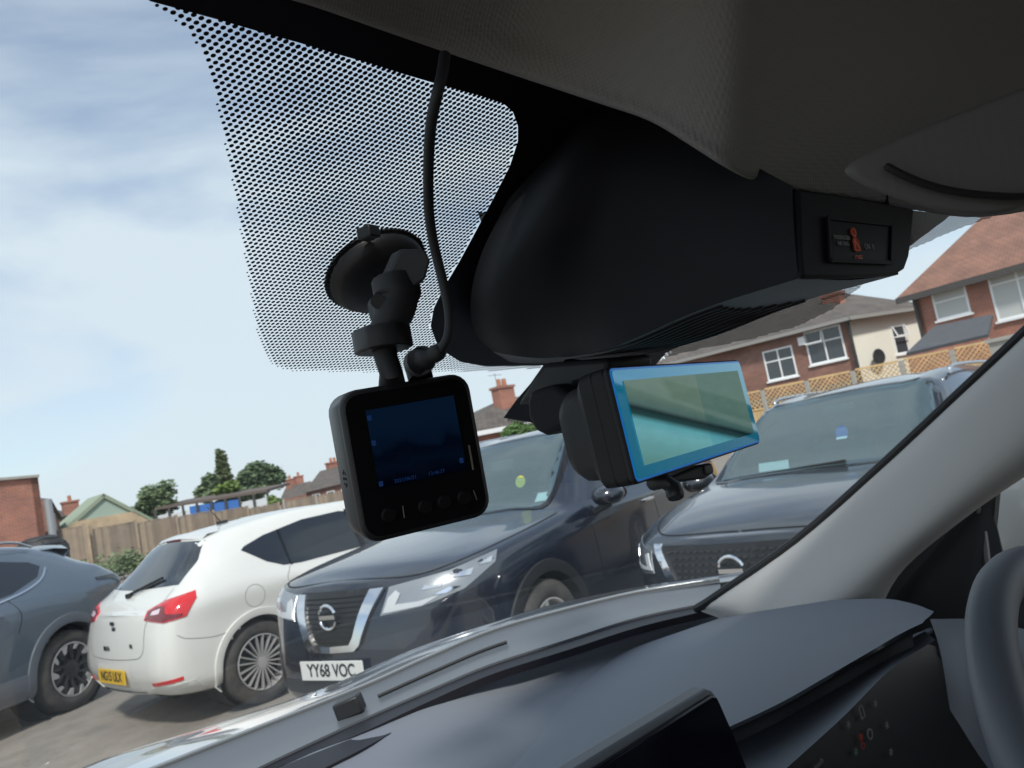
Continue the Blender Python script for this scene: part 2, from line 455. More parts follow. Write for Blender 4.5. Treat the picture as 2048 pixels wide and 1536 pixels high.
    def wheel(s, x, side, r, kind, w=.20, inset=.0, turn=0):
        c = Vector((x, side*(s.W-.115-inset), r)); Mx = Matrix.Translation(c) @ Matrix.Rotation(R(-90*side), 4, 'X') 
        if turn: Mx = Matrix.Translation(c) @ Matrix.Rotation(turn, 4, 'Z') @ Matrix.Rotation(R(-90*side), 4, 'X')
        hub = MB().lathe([(0, -.05), (r*.60, -.05), (r*.64, .0), (r*.66, .06)], Mx, 36).build('wheel', M_well, s.root, smooth=True)
        h = w/2
        MB().lathe([(.66*r, -h*.9), (.9*r, -h), (.985*r, -h*.8), (r, -h*.5), (r, h*.5), (.985*r, h*.8), (.93*r, h*.98), (.8*r, h*1.06), (.69*r, h*.98), (.66*r, h*.8)], Mx, 48).build('tyre', M_rubber, hub, smooth=True, angle=60)
        rim = MB()
        rim.lathe([(.665*r, .07), (.672*r, .098), (.65*r, .100), (.635*r, .088), (.62*r, .04), (.60*r, 0)], Mx, 48)
        if kind == 'multi':
            for k in range(10):
                for e in (-.135, .135):
                    a = 2*math.pi*k/10
                    p0 = Mx @ Vector((.10*r*math.cos(a+e), .10*r*math.sin(a+e), .072)); p1 = Mx @ Vector((.64*r*math.cos(a+e*1.25), .64*r*math.sin(a+e*1.25), .088))
                    rim.beam(p0, p1, .0095, .03, Mx.to_3x3() @ Vector((0, 0, 1)))
            rim.lathe([(0, .088), (.09*r, .088), (.14*r, .078), (.15*r, .04)], Mx, 20)
        elif kind == 'swirl':
            for k in range(10):
                a = 2*math.pi*k/10
                pol = [(.20, 0), (.33, .10), (.46, .16), (.635, .02), (.635, .42), (.47, .44), (.33, .32), (.2, .16)]
                P = [Mx @ Vector((q*r*math.cos(a+t), q*r*math.sin(a+t), .07+.012*(q > .4))) for q, t in pol]
                rim.cur = 1; rim.prism(P, Mx.to_3x3() @ Vector((0, 0, .012))); rim.cur = 0
                pol = [(.50, .03), (.635, -.10), (.638, .10), (.50, .17)] if k % 2 else [(.46, .03), (.635, -.16), (.638, .14), (.46, .19)]
                P = [Mx @ Vector((q*r*math.cos(a+t), q*r*math.sin(a+t), .084)) for q, t in pol]
                rim.prism(P, Mx.to_3x3() @ Vector((0, 0, .014)))
            rim.cur = 1; rim.lathe([(0, .085), (.10*r, .085), (.24*r, .075), (.25*r, .04)], Mx, 24); rim.cur = 0
        else:
            for k in range(5):
                for e in (-.16, .16):
                    a = 2*math.pi*k/5
                    p0 = Mx @ Vector((.08*r*math.cos(a), .08*r*math.sin(a), .07)); p1 = Mx @ Vector((.64*r*math.cos(a+e), .64*r*math.sin(a+e), .085))
                    rim.beam(p0, p1, .035, .03, Mx.to_3x3() @ Vector((0, 0, 1)))
            rim.lathe([(0, .092), (.11*r, .092), (.13*r, .05)], Mx, 24)
        rim.build('rim', [M_alloyp, M_alloyd], hub, smooth=False)
        return hub
    def side_mirror(s, p, side, paint, yaw=0):
        p = Vector((p[0], p[1]*side, p[2])); rows = []
        sz = [(-.11, .3), (-.10, .8), (-.03, 1.0), (.05, .92), (.10, .6), (.125, .15)]
        for dx, k in sz:
            rows.append([p+Vector((dx+.04*0, side*(.115*k*math.cos(t)), .078*k*math.sin(t)*(1 if abs(math.sin(t)) < .9 else .95))) for t in [2*math.pi*i/20 for i in range(20)]])
        m = MB().grid(rows, True); b = len(m.v)-120; m.f.append(tuple(range(b, b+20))[::-1]); m.f.append(tuple(range(b+100, b+120))); m.mi += [0, 0]
        o = m.build('door_mirror', paint, s.root, smooth=True)
        MB().beam(p+Vector((-.02, 0, -.06)), p+Vector((.0, -side*.17, -.12)), .07, .05).build('mirror_foot', M_black, o, bevel=.012)
        rows2 = [[p+Vector((-.112-.002*0, side*.10*math.cos(t), .062*math.sin(t))) for t in [2*math.pi*i/20 for i in range(20)]]]
        MB().prism(rows2[0], (-.006, 0, 0)).build('mirror_glass', M_privacy, o)
        return o
    def ring_badge(s, c, r, d=(1, 0, 0), tilt=0, parent=None, bar=True, w=.25):
        mb = MB(); c = Vector(c)
        for a0, a1 in ((R(20), R(160)), (R(200), R(340))):
            mb.tube([c+Vector((.012*math.sin(a)*tilt*10, r*math.cos(a), r*math.sin(a))) for a in [a0+(a1-a0)*k/18 for k in range(19)]], .0095, 8)
        mb.box(c, (.014, r*1.9, .024))
        return mb.build('badge', M_chrome, parent or s.root, smooth=True)
    def handle(s, p, side, m, w=.17):
        y = s.hit((p[0], side*1.2, p[1]), (0, -side, 0)).y
        mb = MB(); mb.box((p[0], y+side*.022, p[1]), (w, .018, .026)); mb.box((p[0]-w*.42, y+side*.008, p[1]), (.02, .03, .02)); mb.box((p[0]+w*.42, y+side*.008, p[1]), (.02, .03, .02))
        return mb.build('door_handle', m, s.root, bevel=.006)
    def seats(s, xs, z=.62, y=.36, hs=.60):
        for x in xs:
            for sg in (1, -1):
                mb = MB(); tl = Matrix.Rotation(R(-18), 3, 'Y')
                mb.box((x-.02, sg*y, z-.1), (.5, .48, .16)); mb.box((x-.30, sg*y, z+.20), (.13, .48, hs), Matrix.Rotation(R(-14), 3, 'Y').to_4x4()); mb.box((x-.41, sg*y, z+.20+hs*.5+.12), (.10, .25, .17), Matrix.Rotation(R(-8), 3, 'Y').to_4x4())
                mb.build('seat', M_seat, s.root, bevel=.035, bseg=3)
    def dash(s, x, z, w=1.3):
        mb = MB(); mb.box((x, 0, z-.20), (.42, w, .36))
        mb.build('dashboard', M_cabin, s.root, bevel=.05)
        c = Vector((x-.42, .36, z-.05)); ax = Vector((-.9, 0, .42)).normalized(); u = Vector((0, 1, 0)); w2 = ax.cross(u)
        MB().tube([c+(u*math.cos(a)+w2*math.sin(a))*.18 for a in [2*math.pi*k/28 for k in range(28)]], .016, 8, closed=True).build('steering_wheel', M_black, s.root, smooth=True)

def plate(car, c, sz, txt, m, d, tilt=0, name='number_plate'):
    """d = +1 on a front, -1 on a rear"""
    p = Vector(c); mb = MB(); mb.box(p, (.008, sz[0], sz[1])); o = mb.build(name, m, car.root, bevel=.003)
    M = basis(p+Vector((d*.0055, 0, 0)), (0, d, 0), (0, 0, 1))
    text_mesh('plate_lettering', txt, sz[1]*.90, M, M_ink, o, .0006, bold=.0022, sx=.86)
    return o
def coin(car, c, r, m, name, d=(1, 0, .3)):
    M = basis(c, Vector((0, 1, 0)), Vector((0, 1, 0)).cross(Vector(d))*-1)
    mb = MB(); mb.prism([M @ Vector((r*math.cos(t), r*math.sin(t), 0)) for t in [2*math.pi*k/20 for k in range(20)]], (.002, 0, 0)); return mb.build(name, m, car.root)
def card(car, c, w, h, m, name, slope=.6):
    c = Vector(c); u = Vector((0, 1, 0)); v = Vector((-slope, 0, 1)).normalized()
    mb = MB(); mb.prism([c+u*w/2*i+v*h/2*j for i, j in ((-1, -1), (1, -1), (1, 1), (-1, 1))], (.002, 0, .001)); return mb.build(name, m, car.root)

# ------------------------------------------------------------------ navy SUV, seen from its front left corner
P_navy = mat('navy_paint', (.004, .0075, .018), .25, metal=0, coat=1, coatior=1.6)
XP = (1.975, 4.355, R(197))
t = thing('parked_car', 'dark navy SUV with plate YY68 VOC and a round yellow sticker in its windscreen', 'car', (XP[0], XP[1], 0), XP[2])
T = [(0, .50, .26, .50, .80, .49, .90, .43, .95, .975), (-.10, .66, .24, .66, .82, .635, .925, .53, .965, .99), (-.30, .81, .23, .815, .86, .765, .96, .60, 1.0, 1.03), (-.62, .885, .23, .88, .90, .83, 1.0, .62, 1.04, 1.07),
     (-1.0, .90, .23, .895, .93, .845, 1.04, .63, 1.075, 1.11), (-1.38, .905, .23, .90, .96, .85, 1.075, .70, 1.115, 1.15), (-1.8, .91, .22, .905, .975, .865, 1.09, .645, 1.375, 1.43), (-2.25, .91, .22, .91, .985, .87, 1.10, .60, 1.61, 1.665),
     (-2.7, .91, .22, .91, .99, .87, 1.105, .61, 1.65, 1.71), (-3.5, .91, .22, .91, 1.0, .865, 1.12, .60, 1.645, 1.705), (-4.1, .905, .24, .90, 1.02, .85, 1.16, .56, 1.58, 1.645), (-4.4, .87, .28, .87, 1.03, .81, 1.18, .56, 1.36, 1.42), (-4.6, .82, .3, .82, 1.0, .76, 1.08, .58, 1.12, 1.15), (-4.69, .66, .34, .66, .9, .63, 1.0, .5, 1.04, 1.06)]
c = Car(t, T, [-.06, -.05, -.01, 0, -.02, -.05, -.10, -.13, -.13, -.13], [0]*10, (.06, .06)); c.W = .91; c.L = 4.69; XT = c
for wx in (-.945, -3.65):
    c.arch(wx, .37, .415, M_black, .065)
    for sg in (1, -1): c.wheel(wx, sg, .365, 'five')
ws = [(-1.44, -.66, 0), (-1.36, 0, 0), (-1.44, .66, 0), (-2.14, .555, 0), (-2.20, 0, 0), (-2.14, -.555, 0)]
ws = [(-1.46, -.70, 0), (-1.40, -.4, 0), (-1.38, 0, 0), (-1.40, .4, 0), (-1.46, .70, 0), (-2.17, .56, 0), (-2.21, 0, 0), (-2.17, -.56, 0)]
c.decal('windscreen', M_screen_car, ws, (0, 0, -1), .003, .06, .004)
c.cut([(p[0]+(.02 if p[0] > -1.8 else -.02)*-1, p[1]*.965, 0) for p in ws], (0, 0, -1))
def windscreen_border(c, ws, w=.035):
    cx = sum(p[0] for p in ws)/len(ws); out = MB()
    P = smoothline(ws, 5, True); rows = []
    for i, p in enumerate(P):
        q = Vector((cx+(p.x-cx)*(1-w/.4), p.y*(1-w/.65), 0))
        rows.append([c.hit(p, (0, 0, -1))+Vector((0, 0, .005)), c.hit(q, (0, 0, -1))+Vector((0, 0, .005))])
    rows.append(rows[0]); return out.grid(rows).build('windscreen_seal', M_blackgloss, c.root)
windscreen_border(c, ws)
sw = [(-1.75, 1, 1.12), (-2.2, 1, 1.115), (-3.1, 1, 1.13), (-3.9, 1, 1.20), (-4.05, 1, 1.30), (-3.85, 1, 1.50), (-3.3, 1, 1.58), (-2.6, 1, 1.585), (-2.32, 1, 1.55)]
c.decal('side_window', M_privacy, sw, (0, -1, 0), .004, .06, .01, mirror=True)
c.decal('bonnet_shutline', M_seam, [(-.14, .0, .955), (-.14, .0, .962)]+[(-.14, .01, .96)], (-1, 0, 0), .001, .05, 0) if False else None
sm = c.seam([(-.13, 0, .955), (-.15, .45, .95), (-.26, .66, .965), (-.5, .76, .995), (-.9, .80, 1.03), (-1.35, .82, 1.08)], (-.35, -.25, -1), .010, .002, mirror=True)
split_build(sm, 'bonnet_gap', M_seam, t)
sm = c.seam([(-1.62, 1, .30), (-1.66, 1, .7), (-1.62, 1, 1.08)], (0, -1, 0), mirror=True)
sm2 = c.seam([(-2.72, 1, .28), (-2.76, 1, .7), (-2.72, 1, 1.10)], (0, -1, 0), mirror=True); sm.add(sm2.v, sm2.f)
sm2 = c.seam([(-.98, 1, .79), (-.82, 1, .82), (-.66, 1, .80)], (0, -1, 0), mirror=True); sm.add(sm2.v, sm2.f)
split_build(sm, 'door_gap', M_seam, t)
M_grille = mat('grille_black', (.012, .012, .013), .35)
c.decal('grille', M_grille, [(0, -.34, .93), (0, -.19, .60), (0, .19, .60), (0, .34, .93)], (-1, 0, 0), .006, .05, .01)
mb = MB()
for k in range(11):
    z = .635+.026*k; hw = .165+(z-.61)*.42
    rr = [c.hit((1, -hw+2*hw*i/12, z), (-1, 0, 0))+Vector((.012, 0, 0)) for i in range(13)]
    mb.tube(rr, .0035, 4)
mb.build('grille_bars', M_black, t)
for sg in (1, -1):
    V = [(0, sg*.60, .935), (0, sg*.46, .935), (0, sg*.255, .655), (0, sg*.0, .640), (0, 0, .575), (0, sg*.30, .585), (0, sg*.365, .62)]
    V = [(0, sg*.37, .925), (0, sg*.275, .925), (0, sg*.18, .68), (0, sg*.15, .64), (0, 0, .635), (0, 0, .600), (0, sg*.185, .605), (0, sg*.225, .635), (0, sg*.245, .68)]
    c.decal('chrome_trim', M_chrome, V, (-1, 0, 0), .022, .04, .02)
    HL = [(-.03, sg*.345, .775), (-.06, sg*.43, .925), (-.25, sg*.72, .955), (-.56, sg*.86, 1.0), (-.50, sg*.87, .94), (-.26, sg*.80, .845), (-.10, sg*.60, .795)]
    d = (-1, -sg*1.15, -.15)
    h = c.decal('headlight', M_lampin if False else mat('headlight_housing', (.30, .32, .34), .3, metal=.4, coat=1), HL, d, .004, .04, .01, label=None)
    c.decal('daytime_light', M_drl, [(-.04, sg*.355, .785), (-.06, sg*.40, .865), (-.08, sg*.45, .900), (-.08, sg*.48, .880), (-.065, sg*.44, .825), (-.10, sg*.58, .825), (-.17, sg*.69, .84), (-.11, sg*.60, .80)], d, .010, .03, .006, parent=h)
    for q in ([(-.12, sg*.60, .88), (-.14, sg*.62, .905), (-.16, sg*.66, .89), (-.20, sg*.70, .905), (-.19, sg*.69, .88)], [(-.24, sg*.74, .915), (-.28, sg*.77, .935), (-.36, sg*.81, .94), (-.33, sg*.80, .905)], [(-.40, sg*.82, .945), (-.43, sg*.84, .965), (-.5, sg*.86, .975), (-.47, sg*.86, .945)], [(-.15, sg*.66, .845), (-.22, sg*.72, .87), (-.27, sg*.76, .86), (-.2, sg*.71, .84)]):
        c.decal('lamp_lens', M_chrome, q, d, .009, .03, .004, parent=h)
    c.decal('bumper_insert', M_black, [(-.05, sg*.52, .48), (-.1, sg*.66, .58), (-.24, sg*.80, .60), (-.34, sg*.86, .46), (-.18, sg*.78, .38), (-.05, sg*.55, .36)], d, .005, .05, .01)
    c.decal('fog_light', M_lampin, [(-.15, sg*.70, .45), (-.14, sg*.69, .51), (-.19, sg*.75, .52), (-.2, sg*.76, .46)], d, .012, .03, .01)
c.decal('lower_grille', M_black, [(0, -.52, .36), (0, -.50, .44), (0, .50, .44), (0, .52, .36)], (-1, 0, 0), .004, .05, .01)
c.ring_badge(c.hit((1, 0, .80), (-1, 0, 0))+Vector((.035, 0, 0)), .068)
plate(c, (c.hit((1, 0, .50), (-1, 0, 0)).x+.02, 0, .505), (.52, .111), 'YY68 VOC', M_platew, 1)
c.side_mirror((-1.74, 1.02, 1.13), 1, P_navy); c.side_mirror((-1.74, 1.02, 1.13), -1, P_navy)
for sg in (1, -1): c.handle((-2.60, .985), sg, M_chrome); c.handle((-3.55, 1.0), sg, M_chrome)
c.decal('roof_panel', M_blackgloss, [(-2.75, -.45, 0), (-2.75, .45, 0), (-3.9, .43, 0), (-3.9, -.43, 0)], (0, 0, -1), .003, .08, .004)
mb = MB()
for sg in (1, -1): mb.tube(smoothline([(-2.45, sg*.62, 1.645), (-2.6, sg*.625, 1.70), (-3.6, sg*.615, 1.71), (-4.0, sg*.59, 1.62)], 5), .014, 8)
split_build(mb, 'roof_rail', M_alloy, t, smooth=True)
c.dash(-1.80, 1.08); c.seats((-2.55, -3.4), .66)
coin(c, (-1.70, .34, 1.325), .045, mat('yellow_sticker', (.75, .65, .05), .5), 'round_sticker')
card(c, (-1.59, .60, 1.195), .15, .085, mat('paper_white', (.8, .85, .82), .6), 'paper_permit', 1.2)
MB().box((-2.0, .0, 1.47), (.04, .24, .07)).build('interior_mirror', M_black, t, bevel=.01)
MB().beam((-1.47, .55, 1.155), (-1.47, -.2, 1.18), .025, .02).build('wiper', M_black, t)
c.finish(P_navy)

# ------------------------------------------------------------------ white hatchback, tail towards us
P_white = mat('white_paint', (.72, .72, .68), .35, coat=1)
IP = (5.30, 7.55, R(9))
t = thing('parked_car', 'white hatchback seen from its tail, with red tail light, yellow plate and many-spoked wheel', 'car', (IP[0], IP[1], 0), IP[2])
T = [(0, .58, .24, .58, .62, .55, .70, .45, .74, .76), (-.15, .74, .22, .74, .68, .68, .76, .5, .79, .82), (-.5, .81, .21, .81, .75, .74, .84, .55, .87, .90), (-1.0, .835, .21, .83, .82, .76, .92, .62, .96, .985),
     (-1.6, .845, .20, .84, .86, .775, .95, .60, 1.24, 1.29), (-2.0, .845, .20, .84, .875, .775, .965, .55, 1.375, 1.42), (-2.6, .845, .20, .845, .885, .77, .99, .545, 1.385, 1.445), (-3.1, .845, .20, .85, .90, .765, 1.04, .535, 1.355, 1.42), (-3.42, .845, .21, .85, .91, .75, 1.08, .52, 1.30, 1.375),
     (-3.62, .84, .22, .845, .91, .73, 1.07, .53, 1.16, 1.215), (-3.82, .82, .24, .81, .91, .70, .985, .56, 1.01, 1.04), (-3.93, .78, .26, .77, .86, .68, .925, .56, .94, .955), (-4.0, .66, .28, .62, .80, .58, .86, .48, .875, .885)]
c = Car(t, T, [0]*10, [.04, .03, 0, -.03, -.01, .02, .04, .04, .04, .04], (.10, .05)); c.W = .845; c.L = 4.0
for wx in (-.83, -3.28):
    c.arch(wx, .335, .352, P_white, .045)
    for sg in (1, -1): c.wheel(wx, sg, .315, 'multi', w=.19)
sw = [(-1.55, 1, 1.0), (-2.0, 1, .985), (-2.5, 1, .985), (-2.78, 1, .985), (-2.95, 1, 1.0), (-3.08, 1, 1.06), (-3.24, 1, 1.19), (-3.2, 1, 1.215), (-3.0, 1, 1.27), (-2.6, 1, 1.33), (-2.2, 1, 1.335), (-1.9, 1, 1.27)]
c.decal('side_window', M_privacy, sw, (0, -1, 0), .004, .05, .01, mirror=True)
mb = c.seam([(-2.12, 1, .98), (-2.12, 1, 1.34)], (0, -1, 0), .05, .009, mirror=True, n=4); m2 = c.seam([(-2.88, 1, .99), (-2.86, 1, 1.29)], (0, -1, 0), .02, .009, mirror=True, n=4); mb.add(m2.v, m2.f); split_build(mb, 'window_pillar', M_blackgloss, t)
rg = [(-3.2, -.62, .985), (-3.2, .0, .965), (-3.2, .62, .985), (-3.2, .575, 1.15), (-3.2, .475, 1.30), (-3.2, .0, 1.325), (-3.2, -.475, 1.30), (-3.2, -.575, 1.15)]
c.decal('rear_window', M_privacy, rg, (1, 0, -.1), .004, .05, .01)
mb = MB(); mb.beam(c.hit((-5, .02, 1.01), (1, 0, 0))+Vector((-.03, 0, 0)), c.hit((-5, -.36, 1.10), (1, 0, 0))+Vector((-.03, 0, 0)), .018, .02); mb.tube([c.hit((-5, .02, 1.0), (1, 0, 0)), c.hit((-5, .02, 1.0), (1, 0, 0))+Vector((-.05, 0, 0))], .02, 10)

mb.build('rear_wiper', M_black, t)
mb = MB(); g = []
for i in range(9):
    y = -.43+.86*i/8; a = c.hit((-3.2, y, 3), (0, 0, -1)); a = c.hit((-3.28, y, 3), (0, 0, -1))
    k = 1-(abs(y)/.5)**4*.4
    g.append([a+Vector((0, 0, .002)), a+Vector((-.10, 0, .0)), a+Vector((-.19*k, 0, -.032)), a+Vector((-.18*k, 0, -.05)), a+Vector((-.08, 0, -.055))])
MB().grid(g).build('roof_spoiler', P_white, t, smooth=True)
p = c.hit((-3.28, 0, 3), (0, 0, -1)); MB().box(p+Vector((-.186, 0, -.043)), (.02, .26, .018)).build('high_brake_light', M_redlampd, t, bevel=.004)
for sg in (1, -1):
    d = (1, -sg*.9, 0)
    TL = [(-4, sg*.50, .835), (-4, sg*.52, .895), (-3.9, sg*.66, .955), (-3.70, sg*.78, .985), (-3.71, sg*.81, .93), (-3.79, sg*.80, .82), (-3.9, sg*.68, .805)]
    tl = c.decal('tail_light', M_redlamp, TL, d, .010, .03, .02)
    c.decal('lamp_segment', M_redlampd, [(-4, sg*.508, .84), (-4, sg*.525, .888), (-3.93, sg*.60, .92), (-3.9, sg*.68, .92), (-3.86, sg*.67, .865), (-3.8, sg*.785, .845), (-3.8, sg*.775, .828), (-3.9, sg*.67, .812)], d, .0125, .03, .004, parent=tl)
    c.decal('reversing_light', mat('reversing_lamp', (.75, .6, .65), .15, coat=1), [(-3.95, sg*.545, .865), (-3.95, sg*.56, .89), (-3.9, sg*.63, .905), (-3.9, sg*.62, .87)], d, .015, .03, .003, parent=tl)
    c.decal('bumper_reflector', M_redlamp, [(-3.95, sg*.50, .355), (-3.95, sg*.50, .385), (-3.85, sg*.76, .405), (-3.85, sg*.76, .378)], d, .006, .03, .01)
    c.decal('bumper_side', P_white, [(-3.98, sg*.42, .30), (-3.98, sg*.50, .345), (-3.8, sg*.8, .36), (-3.75, sg*.82, .25), (-3.9, sg*.62, .24)], d, .007, .05, .02)
c.decal('plate_recess', mat('recess_white', (.62, .62, .59), .5), [(-4, -.36, .335), (-4, -.30, .52), (-4, .30, .52), (-4, .36, .335)], (1, 0, 0), .003, .04, 0)
c.decal('rear_valance', M_black, [(-4, -.45, .23), (-4, -.40, .30), (-4, .40, .30), (-4, .45, .23)], (1, 0, 0), .012, .05, .02)
plate(c, (c.hit((-5, 0, .43), (1, 0, 0)).x-.015, .0, .43), (.52, .111), 'NG15 ULX', M_platey, -1)
sm = c.seam([(-3.9, .60, 1.02), (-3.9, .62, .93), (-3.9, .52, .80), (-3.9, .50, .60), (-3.9, .30, .56), (-3.9, -.30, .56), (-3.9, -.50, .60), (-3.9, -.52, .80), (-3.9, -.62, .93), (-3.9, -.60, 1.02)], (1, 0, 0), .006, .002)
for pts in ([(-2.14, 1, .98), (-2.10, 1, .7), (-2.12, 1, .3)], [(-2.90, 1, .985), (-2.97, 1, .88), (-2.86, 1, .76), (-2.74, 1, .62), (-2.70, 1, .5)], [(-3.5, 1, .62), (-3.66, 1, .62), (-3.84, 1, .66), (-3.9, 1, .70)]):
    m2 = c.seam(pts, (0, -1, 0), .005, .0015, mirror=True); sm.add(m2.v, m2.f)
m2 = c.seam([(-3.28+.085*math.cos(a), -1, .83+.085*math.sin(a)) for a in [2*math.pi*k/12 for k in range(13)]], (0, 1, 0), .004, .0015, n=3); sm.add(m2.v, m2.f)
split_build(sm, 'panel_gap', mat('soft_gap', (.22, .22, .21), .8), t)
for sg in (1, -1): c.handle((-2.78, .885), sg, P_white, .16); c.handle((-1.95, .86), sg, P_white, .16)
p = c.hit((-5, 0, .80), (1, 0, 0)); MB().box(p+Vector((-.006, .013, .022)), (.012, .06, .028)).box(p+Vector((-.006, -.013, -.022)), (.012, .06, .028)).build('badge', M_alloyd, t, bevel=.004)
p = c.hit((-5, .10, .635), (1, 0, 0)); text_mesh('lettering', 'IBIZA', .05, basis(p+Vector((-.006, 0, 0)), (0, -1, 0), (0, 0, 1)), M_alloyd, t, .002)
p = c.hit((-5, -.34, .655), (1, 0, 0)); text_mesh('lettering', 'FR', .045, basis(p+Vector((-.006, 0, 0)), (0, -1, 0), (0, 0, 1)), M_alloyd, t, .002)
p = c.hit((-3.02, 0, 3), (0, 0, -1)); MB().tube([p, p+Vector((-.12, 0, .17))], [.006, .003], 6).box(p+Vector((0, 0, .008)), (.09, .04, .03)).build('roof_aerial', M_black, t)
c.side_mirror((-1.45, .94, .98), 1, P_white); c.side_mirror((-1.45, .94, .98), -1, P_white)
ws = [(-1.12, -.60, 0), (-1.05, 0, 0), (-1.12, .60, 0), (-1.9, .50, 0), (-1.96, 0, 0), (-1.9, -.50, 0)]
c.decal('windscreen', M_screen_car, ws, (0, 0, -1), .003, .06, .004)
for sg in (1, -1): c.decal('headlight', M_drl, [(-.02, sg*.48, .60), (-.05, sg*.52, .70), (-.3, sg*.78, .76), (-.25, sg*.80, .66)], (-1, -sg, 0), .005, .04, .01)
c.decal('grille', M_grille, [(0, -.4, .52), (0, -.38, .62), (0, .38, .62), (0, .4, .52)], (-1, 0, 0), .005, .05, .01)
c.finish(P_white)

# ------------------------------------------------------------------ blue-grey crossover at the left edge, facing away to the left
P_grey = mat('blue_grey_paint', (.115, .15, .19), .32, metal=.35, coat=1)
QP = (-2.19, 7.08, R(216))
t = thing('parked_car', 'blue-grey crossover at the far left with black and silver swirl wheel and roof spoiler', 'car', (QP[0], QP[1], 0), QP[2])
T = [(0, .60, .26, .60, .75, .58, .86, .48, .90, .92), (-.12, .76, .24, .76, .80, .72, .90, .52, .94, .965), (-.5, .86, .22, .86, .87, .80, .96, .58, 1.0, 1.03), (-1.0, .905, .22, .90, .91, .84, 1.01, .64, 1.06, 1.09), (-1.7, .915, .22, .91, .95, .86, 1.06, .64, 1.36, 1.40), (-2.15, .915, .22, .915, .97, .86, 1.08, .58, 1.54, 1.59),
     (-2.7, .915, .22, .915, .98, .86, 1.11, .585, 1.575, 1.635), (-3.3, .92, .22, .92, 1.0, .85, 1.17, .57, 1.55, 1.61), (-3.8, .925, .24, .92, 1.03, .82, 1.24, .545, 1.48, 1.54), (-4.08, .90, .27, .90, 1.06, .80, 1.24, .55, 1.34, 1.39), (-4.3, .86, .30, .87, 1.05, .78, 1.15, .58, 1.18, 1.21), (-4.42, .72, .34, .74, .95, .70, 1.06, .55, 1.08, 1.10)]
c = Car(t, T, [0]*10, [.05, .03, 0, 0, 0, -.02, 0, .02, .02, .02], (.10, .05)); c.W = .92; c.L = 4.42
M_cladg = mat('cladding_grey', (.13, .15, .175), .5, coat=.2)
for wx in (-.92, -3.585):
    c.arch(wx, .37, .425, M_cladg, .075)
    for sg in (1, -1): c.wheel(wx, sg, .36, 'swirl')
sw = [(-1.6, 1, 1.07), (-2.6, 1, 1.11), (-3.1, 1, 1.165), (-3.42, 1, 1.26), (-3.52, 1, 1.35), (-3.44, 1, 1.405), (-3.1, 1, 1.475), (-2.6, 1, 1.51), (-2.2, 1, 1.49), (-1.9, 1, 1.34)]
c.decal('side_window', M_privacy, sw, (0, -1, 0), .004, .05, .01, mirror=True)
c.seam([(-1.6, 1, 1.045), (-2.6, 1, 1.09), (-3.1, 1, 1.14), (-3.40, 1, 1.22), (-3.56, 1, 1.33)], (0, -1, 0), .016, .012, mirror=True).build('window_trim', M_chrome, t)
sm = c.seam([(-3.02, 1, 1.13), (-3.1, 1, .98), (-3.05, 1, .82)], (0, -1, 0), mirror=True)
for pts in ([(-2.05, 1, 1.07), (-2.05, 1, .7), (-2.05, 1, .3)], [(-3.9, 1, .62), (-4.1, 1, .66), (-4.3, 1, .72)]):
    m2 = c.seam(pts, (0, -1, 0), mirror=True); sm.add(m2.v, m2.f)
split_build(sm, 'door_gap', M_seam, t)
for sg in (1, -1):
    c.handle((-2.82, 1.0), sg, P_grey, .20); c.handle((-1.9, .97), sg, P_grey, .2)
    c.decal('tail_light', M_privacy, [(-4.0, sg*.9, 1.10), (-4.0, sg*.9, 1.13), (-4.25, sg*.84, 1.125), (-4.38, sg*.55, 1.09), (-4.38, sg*.55, 1.03), (-4.3, sg*.84, 1.02), (-4.2, sg*.9, 1.08)], (1, -sg, 0), .008, .04, .01)
    c.side_mirror((-1.55, 1.02, 1.1), sg, P_grey)
    c.decal('sill_cladding', M_cladg, [(-1.36, sg, .28), (-1.36, sg, .46), (-3.1, sg, .46), (-3.1, sg, .28)], (0, -sg, 0), .010, .06, .01)
c.decal('lower_bumper', M_cladg, [(-4, -.66, .36), (-4, -.66, .58), (-4, .66, .58), (-4, .66, .36)], (1, 0, 0), .012, .06, .01)
g = []
for i in range(11):
    y = -.56+1.12*i/10; a = c.hit((-3.72, y, 3), (0, 0, -1)); k = 1-(abs(y)/.6)**3*.25
    g.append([a+Vector((0, 0, .004)), a+Vector((-.16, 0, .0)), a+Vector((-.40*k, 0, -.03)), a+Vector((-.40*k, 0, -.055)), a+Vector((-.24, 0, -.12)), a+Vector((-.18, 0, -.17))])
MB().grid(g).build('roof_spoiler', P_grey, t, smooth=True, angle=30)
c.decal('rear_window', M_privacy, [(-4, -.60, 1.20), (-4, .60, 1.20), (-4, .50, 1.42), (-4, -.50, 1.42)], (1, 0, -.3), .004, .05, .01)
mb = MB()
for sg in (1, -1): mb.tube(smoothline([(-2.3, sg*.60, 1.565), (-2.45, sg*.605, 1.625), (-3.3, sg*.595, 1.62), (-3.6, sg*.575, 1.54)], 5), .013, 8)
split_build(mb, 'roof_rail', M_alloy, t, smooth=True)
p = c.hit((-3.5, 0, 3), (0, 0, -1)); MB().prism([p+Vector((.06, 0, 0)), p+Vector((-.10, 0, 0)), p+Vector((-.09, 0, .07)), p+Vector((-.06, 0, .07))], (0, .02, 0)).build('shark_fin_aerial', P_grey, t, bevel=.005)
ws = [(-1.2, -.64, 0), (-1.12, 0, 0), (-1.2, .64, 0), (-2.05, .53, 0), (-2.1, 0, 0), (-2.05, -.53, 0)]
c.decal('windscreen', M_privacy, ws, (0, 0, -1), .003, .06, .004)
for sg in (1, -1): c.decal('headlight', M_drl, [(-.05, sg*.55, .75), (-.06, sg*.6, .82), (-.3, sg*.82, .84), (-.3, sg*.84, .80)], (-1, -sg, 0), .005, .04, .01)
